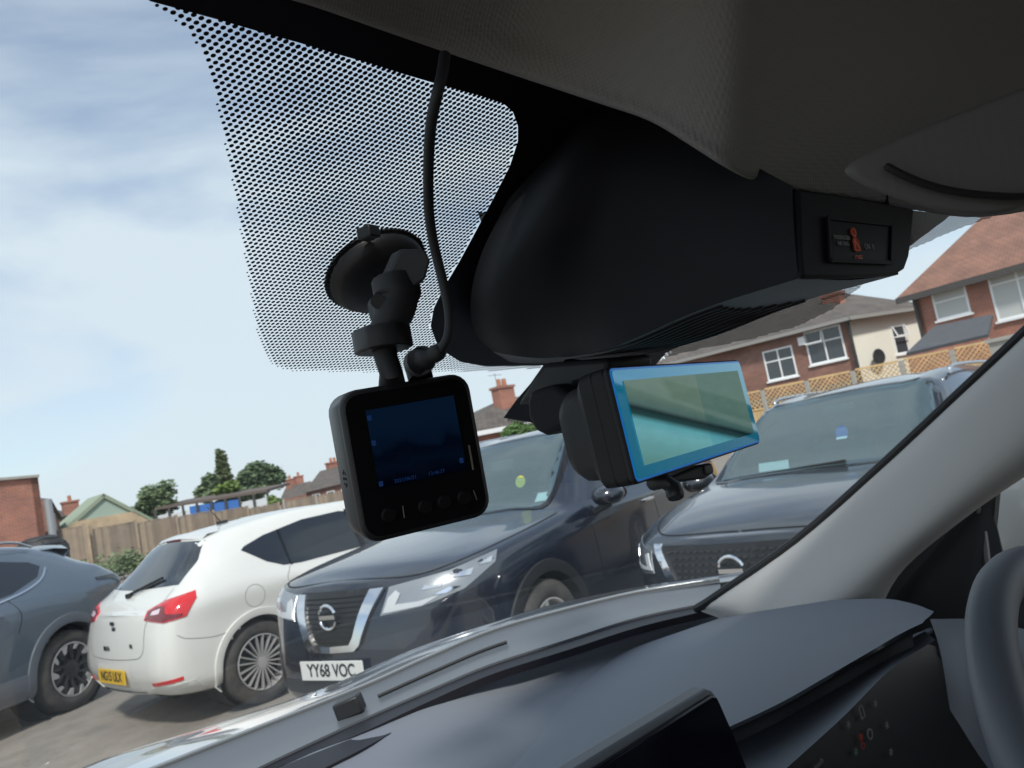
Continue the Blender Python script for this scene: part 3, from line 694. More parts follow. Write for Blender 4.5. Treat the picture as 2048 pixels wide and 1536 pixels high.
c.finish(P_grey)

# ------------------------------------------------------------------ dark grey crossover on the right, nose towards us
P_slate = mat('slate_paint', (.02, .026, .035), .28, metal=.2, coat=1, coatior=1.6)
SP = (3.41, 2.54, R(185.6))
t = thing('parked_car', 'dark grey crossover facing us on the right, with a round blue sticker in its windscreen', 'car', (SP[0], SP[1], 0), SP[2])
T = [(0, .58, .24, .58, .74, .565, .83, .47, .87, .89), (-.10, .70, .22, .70, .77, .67, .855, .53, .895, .92), (-.30, .81, .21, .82, .81, .775, .89, .60, .935, .965), (-.55, .885, .21, .885, .85, .83, .94, .64, .985, 1.015), (-.85, .91, .21, .905, .89, .855, .985, .67, 1.03, 1.055), (-1.12, .92, .21, .915, .92, .87, 1.015, .745, 1.055, 1.08),
     (-1.52, .925, .21, .92, .94, .875, 1.03, .69, 1.285, 1.335), (-1.92, .925, .21, .92, .95, .875, 1.04, .62, 1.485, 1.54), (-2.5, .925, .21, .92, .96, .87, 1.05, .615, 1.525, 1.58), (-3.4, .92, .21, .92, .98, .85, 1.10, .58, 1.49, 1.55), (-3.9, .90, .25, .90, 1.0, .82, 1.14, .55, 1.35, 1.41), (-4.25, .84, .3, .84, 1.0, .78, 1.08, .56, 1.11, 1.14), (-4.37, .66, .34, .66, .9, .62, .98, .5, 1.0, 1.02)]
c = Car(t, T, [-.06, -.05, -.01, 0, -.02, -.05, -.08, -.10, -.10, -.10], [0]*10, (.07, .05)); c.W = .925; c.L = 4.37
for wx in (-.90, -3.545):
    c.arch(wx, .36, .405, M_black, .065)
    for sg in (1, -1): c.wheel(wx, sg, .35, 'five')
ws = [(-1.18, -.735, 0), (-1.13, -.43, 0), (-1.11, 0, 0), (-1.13, .43, 0), (-1.18, .735, 0), (-1.84, .595, 0), (-1.88, 0, 0), (-1.84, -.595, 0)]
c.decal('windscreen', M_screen_car, ws, (0, 0, -1), .003, .06, .004)
c.cut([(p[0]+(-.02 if p[0] > -1.5 else .02), p[1]*.965, 0) for p in ws], (0, 0, -1)); windscreen_border(c, ws)
sw = [(-1.6, 1, 1.06), (-2.2, 1, 1.065), (-3.0, 1, 1.10), (-3.45, 1, 1.20), (-3.5, 1, 1.32), (-3.2, 1, 1.385), (-2.6, 1, 1.425), (-2.25, 1, 1.415), (-1.75, 1, 1.28)]
c.decal('side_window', M_privacy, sw, (0, -1, 0), .004, .06, .01, mirror=True)
c.seam([(-.12, 0, .865), (-.15, .45, .86), (-.28, .63, .885), (-.5, .73, .925), (-.85, .815, .975), (-1.10, .83, 1.01)], (-.35, -.25, -1), .010, .002, mirror=True).build('bonnet_gap', M_seam, t)
c.seam([(-.35, .43, 3), (-.7, .52, 3), (-1.2, .60, 3)], (0, 0, -1), .03, .010, mirror=False).build('bonnet_ridge', P_slate, t)
c.decal('grille', M_grille, [(0, -.50, .85), (0, -.30, .52), (0, .30, .52), (0, .50, .85)], (-1, 0, 0), .005, .05, .01)
mb = MB(); n_h = 0
for k in range(9):
    z = .55+.033*k; hw = .27+(z-.52)*.52; y = -hw+.02*(k % 2)
    while y < hw:
        a = c.hit((1, y, z), (-1, 0, 0))+Vector((.008, 0, 0)); mb.box(a, (.012, .028, .012)); y += .046
mb.build('grille_mesh', mat('grille_mesh_grey', (.035, .037, .04), .4), t)
for sg in (1, -1):
    V = [(0, sg*.56, .86), (0, sg*.50, .86), (0, sg*.31, .56), (0, sg*.29, .50), (0, sg*.345, .50), (0, sg*.37, .55)]
    c.decal('chrome_trim', M_chrome, V, (-1, 0, 0), .022, .04, .02)
    d = (-1, -sg*1.1, -.15); HL = [(-.04, sg*.55, .70), (-.06, sg*.60, .825), (-.25, sg*.74, .865), (-.58, sg*.86, .89), (-.5, sg*.88, .82), (-.25, sg*.82, .735), (-.1, sg*.68, .69)]
    h = c.decal('headlight', mat('headlight_housing', (.22, .24, .26), .3, metal=.5, coat=1), HL, d, .004, .04, .01)
    c.decal('daytime_light', M_drl, [(-.05, sg*.555, .715), (-.08, sg*.615, .81), (-.10, sg*.64, .80), (-.08, sg*.60, .73), (-.2, sg*.75, .735), (-.35, sg*.84, .80), (-.33, sg*.85, .785), (-.18, sg*.76, .715)], d, .009, .03, .005, parent=h)
    c.decal('lamp_lens', M_chrome, [(-.2, sg*.72, .78), (-.22, sg*.73, .82), (-.34, sg*.80, .84), (-.33, sg*.81, .80)], d, .009, .03, .004, parent=h)
    c.decal('bumper_insert', M_black, [(-.05, sg*.5, .38), (-.1, sg*.62, .50), (-.26, sg*.78, .50), (-.28, sg*.80, .36)], d, .005, .05, .01)
    c.handle((-2.35, .95), sg, P_slate); c.side_mirror((-1.42, 1.03, 1.07), sg, P_slate)
c.ring_badge(c.hit((1, 0, .72), (-1, 0, 0))+Vector((.035, 0, 0)), .075)
plate(c, (c.hit((1, 0, .42), (-1, 0, 0)).x+.02, 0, .42), (.52, .111), 'YX18 KTE', M_platew, 1)
mb = MB()
for sg in (1, -1): mb.tube(smoothline([(-2.1, sg*.63, 1.515), (-2.25, sg*.635, 1.57), (-3.3, sg*.60, 1.55), (-3.6, sg*.58, 1.46)], 5), .013, 8)
split_build(mb, 'roof_rail', M_alloy, t, smooth=True)
c.dash(-1.52, 1.0); c.seats((-2.25, -3.1), .64)
coin(c, (-1.46, .10, 1.27), .042, mat('blue_sticker', (.03, .12, .45), .5), 'round_sticker')
card(c, (-1.44, .10, 1.235), .07, .02, mat('sticker_white', (.85, .88, .9), .5), 'sticker_band', 1.2)
card(c, (-1.34, -.36, 1.12), .22, .06, mat('paper_sheet', (.75, .82, .80), .6), 'paper_permit', .3)
MB().box((-1.74, 0, 1.42), (.04, .22, .06)).build('interior_mirror', M_black, t, bevel=.01)
MB().beam((-1.18, -.66, 1.075), (-1.17, .2, 1.105), .025, .02).build('wiper', M_black, t)
c.finish(P_slate)
# ------------------------------------------------------------------ ground
M_ground = mat('car_park_surface', (.22, .20, .175), .92, noise=(3.5, .13, (.30, .27, .235)), bump=(60, .35, .02))
g = MB().add([(-400, -200, 0), (600, -200, 0), (600, 600, 0), (-400, 600, 0)], [(0, 1, 2, 3)]).build('ground', M_ground); g['kind'] = 'structure'

M_brick = brickmat('red_brick', (.46, .16, .10), (.36, .13, .09), (.35, .27, .22))
M_brickd = brickmat('brown_brick', (.33, .14, .10), (.24, .11, .08), (.26, .21, .18))
M_tile = brickmat('red_roof_tile', (.31, .165, .12), (.26, .14, .105), (.17, .09, .07), bw=.24, bh=.14, ms=.012)
M_slate = brickmat('grey_roof_slate', (.155, .135, .12), (.12, .105, .095), (.07, .06, .055), bw=.3, bh=.25, ms=.015)
M_render = mat('cream_render', (.86, .83, .72), .9, noise=(1.2, .2, (.80, .77, .67)))
M_upvc = mat('white_frame', (.88, .89, .89), .4)
M_pane = mat('house_pane', (.05, .06, .07), .05, coat=.5)
M_curtain = mat('pale_curtain', (.55, .57, .55), .9)
M_fascia = mat('fascia_dark', (.07, .065, .06), .6)
M_gutter = mat('gutter_black', (.03, .032, .035), .5)
def wood(name, c, c2):
    m = mat(name, c, .9, noise=(2.2, .15, c2), bump=(30, .3, .01)); t = m.node_tree; b = t.nodes['Principled BSDF']
    src = b.inputs['Base Color'].links[0].from_socket; g = N(t, 'ShaderNodeNewGeometry'); r = N(t, 'ShaderNodeValToRGB')
    r.color_ramp.elements[0].color = (.72, .70, .70, 1); r.color_ramp.elements[1].color = (1.15, 1.12, 1.05, 1); x = N(t, 'ShaderNodeMixRGB', blend_type='MULTIPLY'); x.inputs[0].default_value = 1
    t.links.new(g.outputs['Random Per Island'], r.inputs[0]); t.links.new(src, x.inputs[1]); t.links.new(r.outputs[0], x.inputs[2]); t.links.new(x.outputs[0], b.inputs['Base Color']); return m
M_fence = wood('weathered_fence_wood', (.40, .32, .245), (.31, .26, .21))
M_trellis = wood('new_trellis_wood', (.66, .47, .24), (.54, .38, .19))
M_conc = mat('concrete', (.42, .40, .36), .9, noise=(6, .2, (.34, .33, .30)))

def wallframe(a, b):
    """a, b = ground points of a wall seen from outside, a on the left; returns unit along, outward normal, length"""
    a = Vector((a[0], a[1], 0)); b = Vector((b[0], b[1], 0)); u = (b-a).normalized(); return a, u, Vector((u.y, -u.x, 0)), (b-a).length
def window(parent, a, u, n, x, z, w, h, cols=2, trans=.33, curtain=False, name='window', openl=False):
    """window centred at x along the wall, sill height z"""
    def P(i, k, o): return a+u*(x+i)+Vector((0, 0, z+k))+n*o
    f = MB(); t = .07
    def bar(x0, x1, z0, z1, o=.03): f.add([P(x0, z0, -.08), P(x1, z0, -.08), P(x1, z1, -.08), P(x0, z1, -.08), P(x0, z0, o), P(x1, z0, o), P(x1, z1, o), P(x0, z1, o)], [(0, 3, 2, 1), (4, 5, 6, 7), (0, 1, 5, 4), (1, 2, 6, 5), (2, 3, 7, 6), (3, 0, 4, 7)])
    bar(-w/2, w/2, 0, t); bar(-w/2, w/2, h-t, h); bar(-w/2, -w/2+t, t, h-t); bar(w/2-t, w/2, t, h-t)
    for c in range(1, cols): xx = -w/2+w*c/cols; bar(xx-t*.45, xx+t*.45, t, h-t, .032)
    if trans: bar(-w/2+t, w/2-t, h*(1-trans)-t*.4, h*(1-trans)+t*.4, .028)
    bar(-w/2-.06, w/2+.06, -.07, 0, .09)
    fr = f.build(name, M_upvc, parent, world=True)
    MB().add([P(-w/2, 0, .006), P(w/2, 0, .006), P(w/2, h, .006), P(-w/2, h, .006)], [(0, 1, 2, 3)]).build('pane', M_curtain if curtain else M_pane, fr, world=True)
    if openl:
        o = MB(); q = [P(-w/2+.05, h*(1-trans)+.02, .04), P(-w/2+w/cols-.03, h*(1-trans)+.02, .04)]
        o.beam(q[0]+n*.22, q[1]+n*.22, .05, .05); o.beam(q[0]+n*.22, q[0]+Vector((0, 0, h*trans)), .04, .04); o.beam(q[1]+n*.22, q[1]+Vector((0, 0, h*trans)), .04, .04)
        o.build('open_vent', M_upvc, fr, world=True)
    return fr
def chimney(parent, p, s, h, mt=None, pots=2):
    c = MB(); c.box(p+Vector((0, 0, h/2)), s+(h,)); c.box(p+Vector((0, 0, h+.06)), (s[0]+.12, s[1]+.12, .12)); o = c.build('chimney', mt or M_brick, parent, world=True)
    for k in range(pots):
        MB().tube([p+Vector(((k-(pots-1)/2)*.34, 0, h+.1)), p+Vector(((k-(pots-1)/2)*.34, 0, h+.48))], [.13, .11], 10).build('chimney_pot', mat('terracotta_%d' % k, (.42, .18, .10), .8), o, world=True)
    return o

# ------------------------------------------------------------------ long weathered fence behind the cars on the left
def fence(pts, label, m, h0=0, board=.10, panel=1.83, post=None, cat='fence', gap=.004, every=None):
    t = thing('wooden_fence', label, cat, (pts[0][0], pts[0][1], 0)); n = 0
    for (x0, y0, za), (x1, y1, zb) in zip(pts[:-1], pts[1:]):
        a = Vector((x0, y0, 0)); b = Vector((x1, y1, 0)); L = (b-a).length; u = (b-a)/L; k = max(1, round(L/panel))
        for i in range(k):
            f = MB(); s0 = L*i/k; s1 = L*(i+1)/k; zt = za+(zb-za)*(i+.5)/k+random.uniform(-.03, .03); x = s0
            while x < s1-.01:
                w = min(board, s1-x); c = a+u*(x+w/2); nn = Vector((u.y, -u.x, 0)); d = random.uniform(-.008, .008)
                f.beam(c+nn*d+Vector((0, 0, .05)), c+nn*d+Vector((0, 0, zt+random.uniform(-.02, .02))), w-gap, .018, nn); x += board
            f.beam(a+u*s0+Vector((0, 0, zt+.02)), a+u*s1+Vector((0, 0, zt+.02)), .05, .03)
            f.build('panel', m, t, world=True)
        for i in range(k+1):
            p = a+u*(L*i/k); q = MB(); q.box(p+Vector((0, 0, (za+(zb-za)*i/k+.10)/2))+Vector((u.y, -u.x, 0))*.03, (.10, .10, za+(zb-za)*i/k+.12)); q.build('post', post or m, t, world=True)
    return t
def G(px, py, d, z=None):
    p = AT(px, py, d); return (p.x, p.y, p.z if z is None else z)
f1 = G(-40, 1085, 30); f2 = G(168, 1052, 30.5); f3 = G(180, 1056, 31); f4 = G(556, 1008, 39)
fence([(f1[0], f1[1], f1[2]), (f2[0], f2[1], f2[2])], 'short pale wooden fence below the brick gable at the left edge', M_fence)
fence([(f3[0], f3[1], f3[2]), (f4[0], f4[1], f4[2])], 'long weathered brown plank fence behind the white hatchback', M_fence)
f5 = G(566, 1003, 40); f6 = G(800, 966, 46)
fence([(f5[0], f5[1], f5[2]), (f6[0], f6[1], f6[2])], 'grey-brown plank fence with pale concrete posts, beyond the long fence', M_fence, post=M_conc)

# ------------------------------------------------------------------ trellis-topped fence on the right
a = AT(1440, 798, 20); b = AT(2120, 652, 17)
t = thing('trellis_fence', 'new orange-brown fence topped with diamond trellis, behind the dark grey crossover', 'fence', (a.x, a.y, 0))
L = Vector((b.x-a.x, b.y-a.y, 0)).length; u = Vector((b.x-a.x, b.y-a.y, 0)).normalized(); nn = Vector((u.y, -u.x, 0)); k = 7
for i in range(k):
    z1 = a.z+(b.z-a.z)*(i+.5)/k; s0 = L*i/k+.06; s1 = L*(i+1)/k-.06; base = Vector((a.x, a.y, 0))
    p = MB(); x = s0
    while x < s1: p.beam(base+u*(x+.045)+Vector((0, 0, .05)), base+u*(x+.045)+Vector((0, 0, z1-.50)), .09, .02, nn); x += .095
    p.build('panel', M_trellis, t, world=True)
    q = MB(); w = s1-s0; z0 = z1-.46; h = .44
    for e in (z0, z1): q.beam(base+u*s0+Vector((0, 0, e)), base+u*s1+Vector((0, 0, e)), .05, .045)
    for sg in (1, -1):
        x = -h
        while x < w:
            xa, xb = max(0, x), min(w, x+h)
            if xb-xa > .03:
                za, zb = (xa-x), (xb-x)
                if sg < 0: za, zb = h-za, h-zb
                q.beam(base+u*(s0+xa)+nn*.012*sg+Vector((0, 0, z0+za)), base+u*(s0+xb)+nn*.012*sg+Vector((0, 0, z0+zb)), .02, .046, nn)
            x += .115
    q.build('trellis_top', M_trellis, t, world=True)
for i in range(k+1):
    p = base+u*(L*i/k); z1 = a.z+(b.z-a.z)*i/k; MB().box(p+Vector((0, 0, z1/2-.02)), (.10, .10, z1+.02)).build('post', M_conc, t, world=True)
# pale pillar at the fence's right-hand end
p = AT(2012, 700, 16.5); MB().box((p.x, p.y, p.z/2+.1), (.45, .45, p.z+.25)).box((p.x, p.y, p.z+.25), (.55, .55, .08)).build('gate_pillar', M_conc, tp := thing('gate_pillar', 'pale stone pillar at the right end of the trellis fence', 'pillar', (p.x, p.y, 0)), world=True).name

# ------------------------------------------------------------------ cream and brown-brick house in the middle right
c0 = AT(1690, 638, 32); ZE = c0.z                       # eave corner
cr_ = AT(1852, 615, 33.5); cl_ = AT(1200, 745, 40)
base = Vector((c0.x, c0.y, 0)); bl = Vector((cl_.x, cl_.y, 0)); br = Vector((cr_.x, cr_.y, 0))
t = thing('house', 'brown-brick house with cream rendered side wall and grey hipped roof', 'house', tuple(base))
def quadwall(a, b, z0, z1, m, name='wall', th=.25, zb=None):
    a0, u, n, L = wallframe(a, b); zb = z1 if zb is None else zb
    return MB().add([a0+Vector((0, 0, z0)), a0+u*L+Vector((0, 0, z0)), a0+u*L+Vector((0, 0, zb)), a0+Vector((0, 0, z1)), a0-n*th+Vector((0, 0, z0)), a0+u*L-n*th+Vector((0, 0, z0)), a0+u*L-n*th+Vector((0, 0, zb)), a0-n*th+Vector((0, 0, z1))],
        [(0, 1, 2, 3), (7, 6, 5, 4), (0, 4, 5, 1), (1, 5, 6, 2), (2, 6, 7, 3), (3, 7, 4, 0)]).build(name, m, t, world=True)
quadwall(bl, base, 0, ZE, M_brickd); quadwall(base+(br-base).normalized()*.02, br, 0, ZE, M_render)
a0, u, n, LL = wallframe(bl, base)
def along(px, py):   # where a sight line meets that wall
    d = ray(px, py); k = (a0-CAMPOS).dot(n)/d.dot(n); p = CAMPOS+d*k; return (p-a0).dot(u), p.z
for (px, py, w, h, cols, ol) in ((1560, 727, 1.35, 1.35, 2, False), (1650, 690, 1.55, 1.45, 2, True), (1420, 760, 1.2, 1.3, 2, False)):
    x, z = along(px, py); window(t, a0, u, n, x, z-h/2, w, h, cols, .38, openl=ol)
x, z = along(1607, 682); MB().box(a0+u*x+n*.08+Vector((0, 0, z)), (.3, .3, .35)).build('alarm_box', M_upvc, t, world=True)
a1, u1, n1, L1 = wallframe(base, br)
def along1(px, py):
    d = ray(px, py); k = (a1-CAMPOS).dot(n1)/d.dot(n1); p = CAMPOS+d*k; return (p-a1).dot(u1), p.z
x, z = along1(1800, 680); window(t, a1, u1, n1, x, z-.6, .75, 1.25, 1, .4, openl=True)
p = base+n*.15+n1*.15; MB().tube([p+Vector((0, 0, ZE)), p], .07, 8).box(p+Vector((0, 0, ZE-.05)), (.25, .25, .2)).build('drain_pipe', M_gutter, t, world=True)
x, z = along1(1745, 716); MB().lathe([(0, .02), (.28, .0), (.33, .06), (.30, .08), (0, .05)], Matrix.Translation(a1+u1*x+n1*.3+Vector((0, 0, z))) @ n1.to_track_quat('Z', 'Y').to_matrix().to_4x4(), 20).tube([a1+u1*x+n1*.3+Vector((0, 0, z)), a1+u1*x+Vector((0, 0, z-.1))], .03, 6).build('satellite_dish', M_gutter, t, world=True)
# hipped roof
dep = 7.0; back = -n
ov = .35
A = bl+n*ov-u*.3; B = base+n*ov+n1*ov; Cc = br+n1*ov; ridge_h = 2.3
r0 = bl-n*3.6; r1 = base-n*3.6-n1*3.0
rz = Vector((0, 0, ZE)); rh = Vector((0, 0, ZE+ridge_h))
A2 = bl-n*dep; 
MB().add([A+rz, B+rz, r1+rh, r0+rh, Cc+(-n)*0+rz, A2+rz, Cc-n1*6+rz], [(0, 1, 2, 3), (1, 4, 2), (4, 6, 2), (3, 2, 6, 5), (0, 5, 6, 4, 1)]).build('roof', M_slate, t, world=True)
MB().beam(A+rz-Vector((0, 0, .06)), B+rz-Vector((0, 0, .06)), .12, .14).beam(B+rz-Vector((0, 0, .06)), Cc+rz-Vector((0, 0, .06)), .12, .14).build('gutter', mat('gutter_pale', (.30, .29, .27), .6), t, world=True)
pc = AT(1668, 605, 34.5); chimney(t, Vector((pc.x, pc.y, pc.z-.6)), (.55, .8), .9, M_brick, 1)
# low lean-to in front
q0 = along(1380, 850); 
MB().add([a0+u*(LL-9)+Vector((0, 0, ZE-2.6)), base+Vector((0, 0, ZE-2.6)), base+n*1.1+Vector((0, 0, ZE-2.95)), a0+u*(LL-9)+n*1.1+Vector((0, 0, ZE-2.95))], [(0, 1, 2, 3)]).build('porch_roof', M_slate, t, solid=.08, world=True)
# low roof with glazed conservatory further left
pL = AT(1240, 712, 38); pR = AT(1345, 700, 38)
tc_ = thing('conservatory', 'white ribbed conservatory roof seen above the mirror', 'conservatory', (pL.x, pL.y, 0))
uu = Vector((pR.x-pL.x, pR.y-pL.y, 0)).normalized(); bk = Vector((-uu.y, uu.x, 0)); 
m = MB(); w_ = (pR-pL).length
m.add([Vector((pL.x, pL.y, 0)), Vector((pL.x, pL.y, 0))+uu*w_, Vector((pL.x, pL.y, pL.z-.6))+uu*w_, Vector((pL.x, pL.y, pL.z-.6))], [(0, 1, 2, 3)]); m.build('wall', mat('pink_render', (.55, .38, .34), .9), tc_, solid=.2, world=True)
rf = MB().add([Vector((pL.x, pL.y, pL.z-.6)), Vector((pL.x, pL.y, pL.z-.6))+uu*w_, Vector((pL.x, pL.y, pL.z+.7))+uu*w_+bk*2.4, Vector((pL.x, pL.y, pL.z+.7))+bk*2.4], [(0, 1, 2, 3)]).build('roof', mat('conservatory_roof', (.42, .46, .5), .3), tc_, solid=.06, world=True)
m = MB()
for i in range(12):
    x = w_*i/11; m.beam(Vector((pL.x, pL.y, pL.z-.56))+uu*x, Vector((pL.x, pL.y, pL.z+.74))+uu*x+bk*2.4, .07, .06)
m.build('glazing_bars', M_upvc, rf, world=True)

# ------------------------------------------------------------------ red-brick house with red tiled roof at the right
e0 = AT(1822, 592, 28); e1 = AT(2300, 458, 22.5); ZR = (e0.z+e1.z)/2
b0 = Vector((e0.x, e0.y, 0)); b1 = Vector((e1.x, e1.y, 0))
t = thing('house', 'red-brick house with a large red tiled roof at the right edge', 'house', tuple(b0))
a2, u2, n2, L2 = wallframe(b0+Vector((0, 0, 0)), b1)
wl = quadwall(b0, b1, 0, e0.z, M_brick, zb=e1.z); quadwall(b0-n2*7, b0, 0, e0.z, M_brick)
def along2(px, py):
    d = ray(px, py); k = (a2-CAMPOS).dot(n2)/d.dot(n2); p = CAMPOS+d*k; return (p-a2).dot(u2), p.z
x, z = along2(1902, 606); window(t, a2, u2, n2, x, z-.5, 1.15, 1.05, 1, .4, curtain=True)
x, z = along2(2040, 580); window(t, a2, u2, n2, x, z-.85, 1.7, 1.75, 2, .30, curtain=True)
x, z = along2(2140, 480)
o_ = n2*.45
apx = AT(2060, 398, 27.5)
rr0 = b0-u2*.35+o_+Vector((0, 0, e0.z)); rr1 = b1+o_+Vector((0, 0, e1.z)); 
H_ = 3.3
k0 = b0+u2*2.9-n2*3.6+Vector((0, 0, e0.z+H_)); k1 = b1-n2*3.6+Vector((0, 0, e1.z+H_)); g0 = b0-u2*.35-n2*7.4+Vector((0, 0, e0.z)); g1 = b1-n2*7.4+Vector((0, 0, e1.z))
MB().add([rr0, rr1, k1, k0, g0, g1], [(0, 1, 2, 3), (4, 0, 3), (5, 4, 3, 2), (0, 4, 5, 1)]).build('roof', M_tile, t, world=True)
MB().beam(rr0-Vector((0, 0, .1)), rr1-Vector((0, 0, .1)), .10, .22).build('gutter', M_fascia, t, world=True)
MB().tube([b0+n2*.1+u2*.1+Vector((0, 0, e0.z)), b0+n2*.1+u2*.1], .06, 8).build('drain_pipe', M_gutter, t, world=True)
# dark lean-to roof against it
l0 = AT(1812, 706, 24); l1 = AT(1975, 668, 22.5); l2 = AT(1985, 628, 24.5); l3 = AT(1868, 652, 26)
tl = thing('outbuilding', 'low brick outbuilding with a dark sloping roof beside the red house', 'outbuilding', (l0.x, l0.y, 0))
MB().add([l0, l1, l2, l3], [(0, 1, 2, 3)]).build('roof', mat('dark_felt_roof', (.10, .105, .115), .8, noise=(3, .2, (.075, .08, .09))), tl, solid=.12, world=True)
MB().add([Vector((l0.x, l0.y, 0)), Vector((l1.x, l1.y, 0)), l1-Vector((0, 0, .1)), l0-Vector((0, 0, .1))], [(0, 1, 2, 3)]).build('wall', M_brick, tl, solid=.2, world=True)

# ------------------------------------------------------------------ house with chimney seen between dashcam and mirror
h0 = AT(940, 905, 34); hr = AT(1090, 838, 36)
t = thing('house', 'grey-roofed brick house with a tall chimney, seen left of the sensor bracket', 'house', (h0.x, h0.y, 0))
ev0 = AT(935, 868, 34); ev1 = AT(1120, 832, 38)
hb0 = Vector((ev0.x, ev0.y, 0)); hb1 = Vector((ev1.x, ev1.y, 0))
quadwall(hb0, hb1, 0, ev0.z, M_brick, zb=ev1.z)
uh = (hb1-hb0).normalized(); nh_ = Vector((uh.y, -uh.x, 0))
rg0 = AT(1000, 800, 38); rg1 = AT(1160, 770, 41)
MB().add([ev0+nh_*.4-uh*.5, ev1+nh_*.4, rg1, rg0, ev0-nh_*7, ev1-nh_*7], [(0, 1, 2, 3), (0, 3, 4), (4, 3, 2, 5), (0, 4, 5, 1)]).build('roof', M_slate, t, world=True)
MB().beam(ev0+nh_*.45-uh*.5-Vector((0, 0, .1)), ev1+nh_*.45-Vector((0, 0, .1)), .08, .2).build('fascia', M_upvc, t, world=True)
pc = AT(1010, 806, 37.2); chimney(t, Vector((pc.x, pc.y, pc.z-.45)), (.95, .6), 1.15, M_brick, 2)
MB().tube([pc+Vector((-.3, 0, .2)), pc+Vector((-.3, 0, 1.5))], .02, 5).tube([pc+Vector((-.7, 0, 1.4)), pc+Vector((.1, 0, 1.4))], .015, 5).build('tv_aerial', M_alloy, t, world=True)

# ------------------------------------------------------------------ distant terrace behind the second fence
d0 = AT(612, 985, 62); d1 = AT(800, 940, 58)
t = thing('house', 'distant brick terrace with grey roof, just left of the dashcam', 'house', (d0.x, d0.y, 0))
dd0 = Vector((d0.x, d0.y, 0)); dd1 = Vector((d1.x, d1.y, 0)); quadwall(dd0, dd1, 0, d0.z, M_brickd, zb=d1.z)
ud = (dd1-dd0).normalized(); nd = Vector((ud.y, -ud.x, 0))
x0 = AT(640, 942, 66); x1 = AT(800, 905, 62)
MB().add([d0+nd*.3, d1+nd*.3, x1, x0, d0-nd*8, d1-nd*8], [(0, 1, 2, 3), (0, 3, 4), (4, 3, 2, 5), (0, 4, 5, 1)]).build('roof', M_slate, t, world=True)
for px, py in ((668, 938), (700, 930)):
    p = AT(px, py, 66); chimney(t, p-Vector((0, 0, .8)), (1.1, .7), 1.3, M_brick, 2)
a3, u3, n3, L3 = wallframe(dd0, dd1)
for i in range(5): window(t, a3, u3, n3, 1.0+i*1.5, d0.z-1.25, .8, 1.0, 1, 0)
d0 = AT(560, 1000, 75); d1 = AT(625, 985, 72)
t = thing('house', 'far-off grey-roofed house with a pair of red chimneys beside the big tree', 'house', (d0.x, d0.y, 0))
dd0 = Vector((d0.x, d0.y, 0)); dd1 = Vector((d1.x, d1.y, 0)); quadwall(dd0, dd1, 0, d0.z, M_brickd, zb=d1.z)
x0 = AT(572, 973, 78); x1 = AT(622, 962, 75)
MB().add([d0, d1, x1, x0, d0+Vector((4, 8, 0)), d1+Vector((4, 8, 0))], [(0, 1, 2, 3), (0, 3, 4), (4, 3, 2, 5), (0, 4, 5, 1)]).build('roof', M_slate, t, world=True)
for px, py in ((581, 968), (598, 962)):
    p = AT(px, py, 77); chimney(t, p-Vector((0, 0, .6)), (.75, .6), 1.0, M_brick, 1)

# ------------------------------------------------------------------ brick gable at the left edge, narrow houses behind it
w0 = AT(-160, 975, 27); w1 = AT(76, 955, 30)
t = thing('brick_building', 'tall plain red-brick building cut off by the left edge', 'building', (w1.x, w1.y, 0))
wb0 = Vector((w0.x, w0.y, 0)); wb1 = Vector((w1.x, w1.y, 0))
quadwall(wb0, wb1, 0, w0.z, M_brick, zb=w1.z); uw = (wb1-wb0).normalized(); nw = Vector((uw.y, -uw.x, 0)); quadwall(wb1, wb1-nw*6, 0, w1.z, M_brick)
MB().beam(w0+Vector((0, 0, .05)), w1+Vector((0, 0, .05)), .3, .1).build('coping', M_conc, t, world=True)
MB().tube([w1+nw*.1+uw*.2+Vector((0, 0, -.9)), wb1+nw*.1+uw*.25], .14, 8).build('drain_pipe', mat('pipe_grey', (.30, .32, .34), .5), t, world=True)
for nm, (pa, pb, da, db, rz_), lb in (('house', ((93, 1000), (118, 1040), 36, 44, 1.6), 'narrow brown-brick house directly right of the tall brick building'), ('house', ((118, 1035), (165, 1030), 48, 52, 1.3), 'low brick house with one chimney, left of the green gable')):
    p0 = AT(pa[0], pa[1], da); p1 = AT(pb[0], pb[1], db); q0 = Vector((p0.x, p0.y, 0)); q1 = Vector((p1.x, p1.y, 0))
    t = thing(nm, lb, 'house', tuple(q0)); quadwall(q0, q1, 0, p0.z, M_brickd, zb=p1.z)
    u_ = (q1-q0).normalized(); n_ = Vector((u_.y, -u_.x, 0))
    MB().add([p0+n_*.2, p1+n_*.2, (p0+p1)/2-n_*3+u_*1+Vector((0, 0, rz_)), (p0+p1)/2-n_*3-u_*1+Vector((0, 0, rz_)), p0-n_*6, p1-n_*6], [(0, 1, 2, 3), (4, 0, 3), (5, 4, 3, 2), (1, 5, 2), (0, 4, 5, 1)]).build('roof', M_slate, t, world=True)
    if rz_ < 1.5: pc = AT(142, 1024, 50); chimney(t, pc-Vector((0, 0, .3)), (.9, .7), .9, M_brick, 1)
    window(t, q0, u_, n_, (q1-q0).length*.5, p0.z-1.6, .8, 1.1, 1, .4)
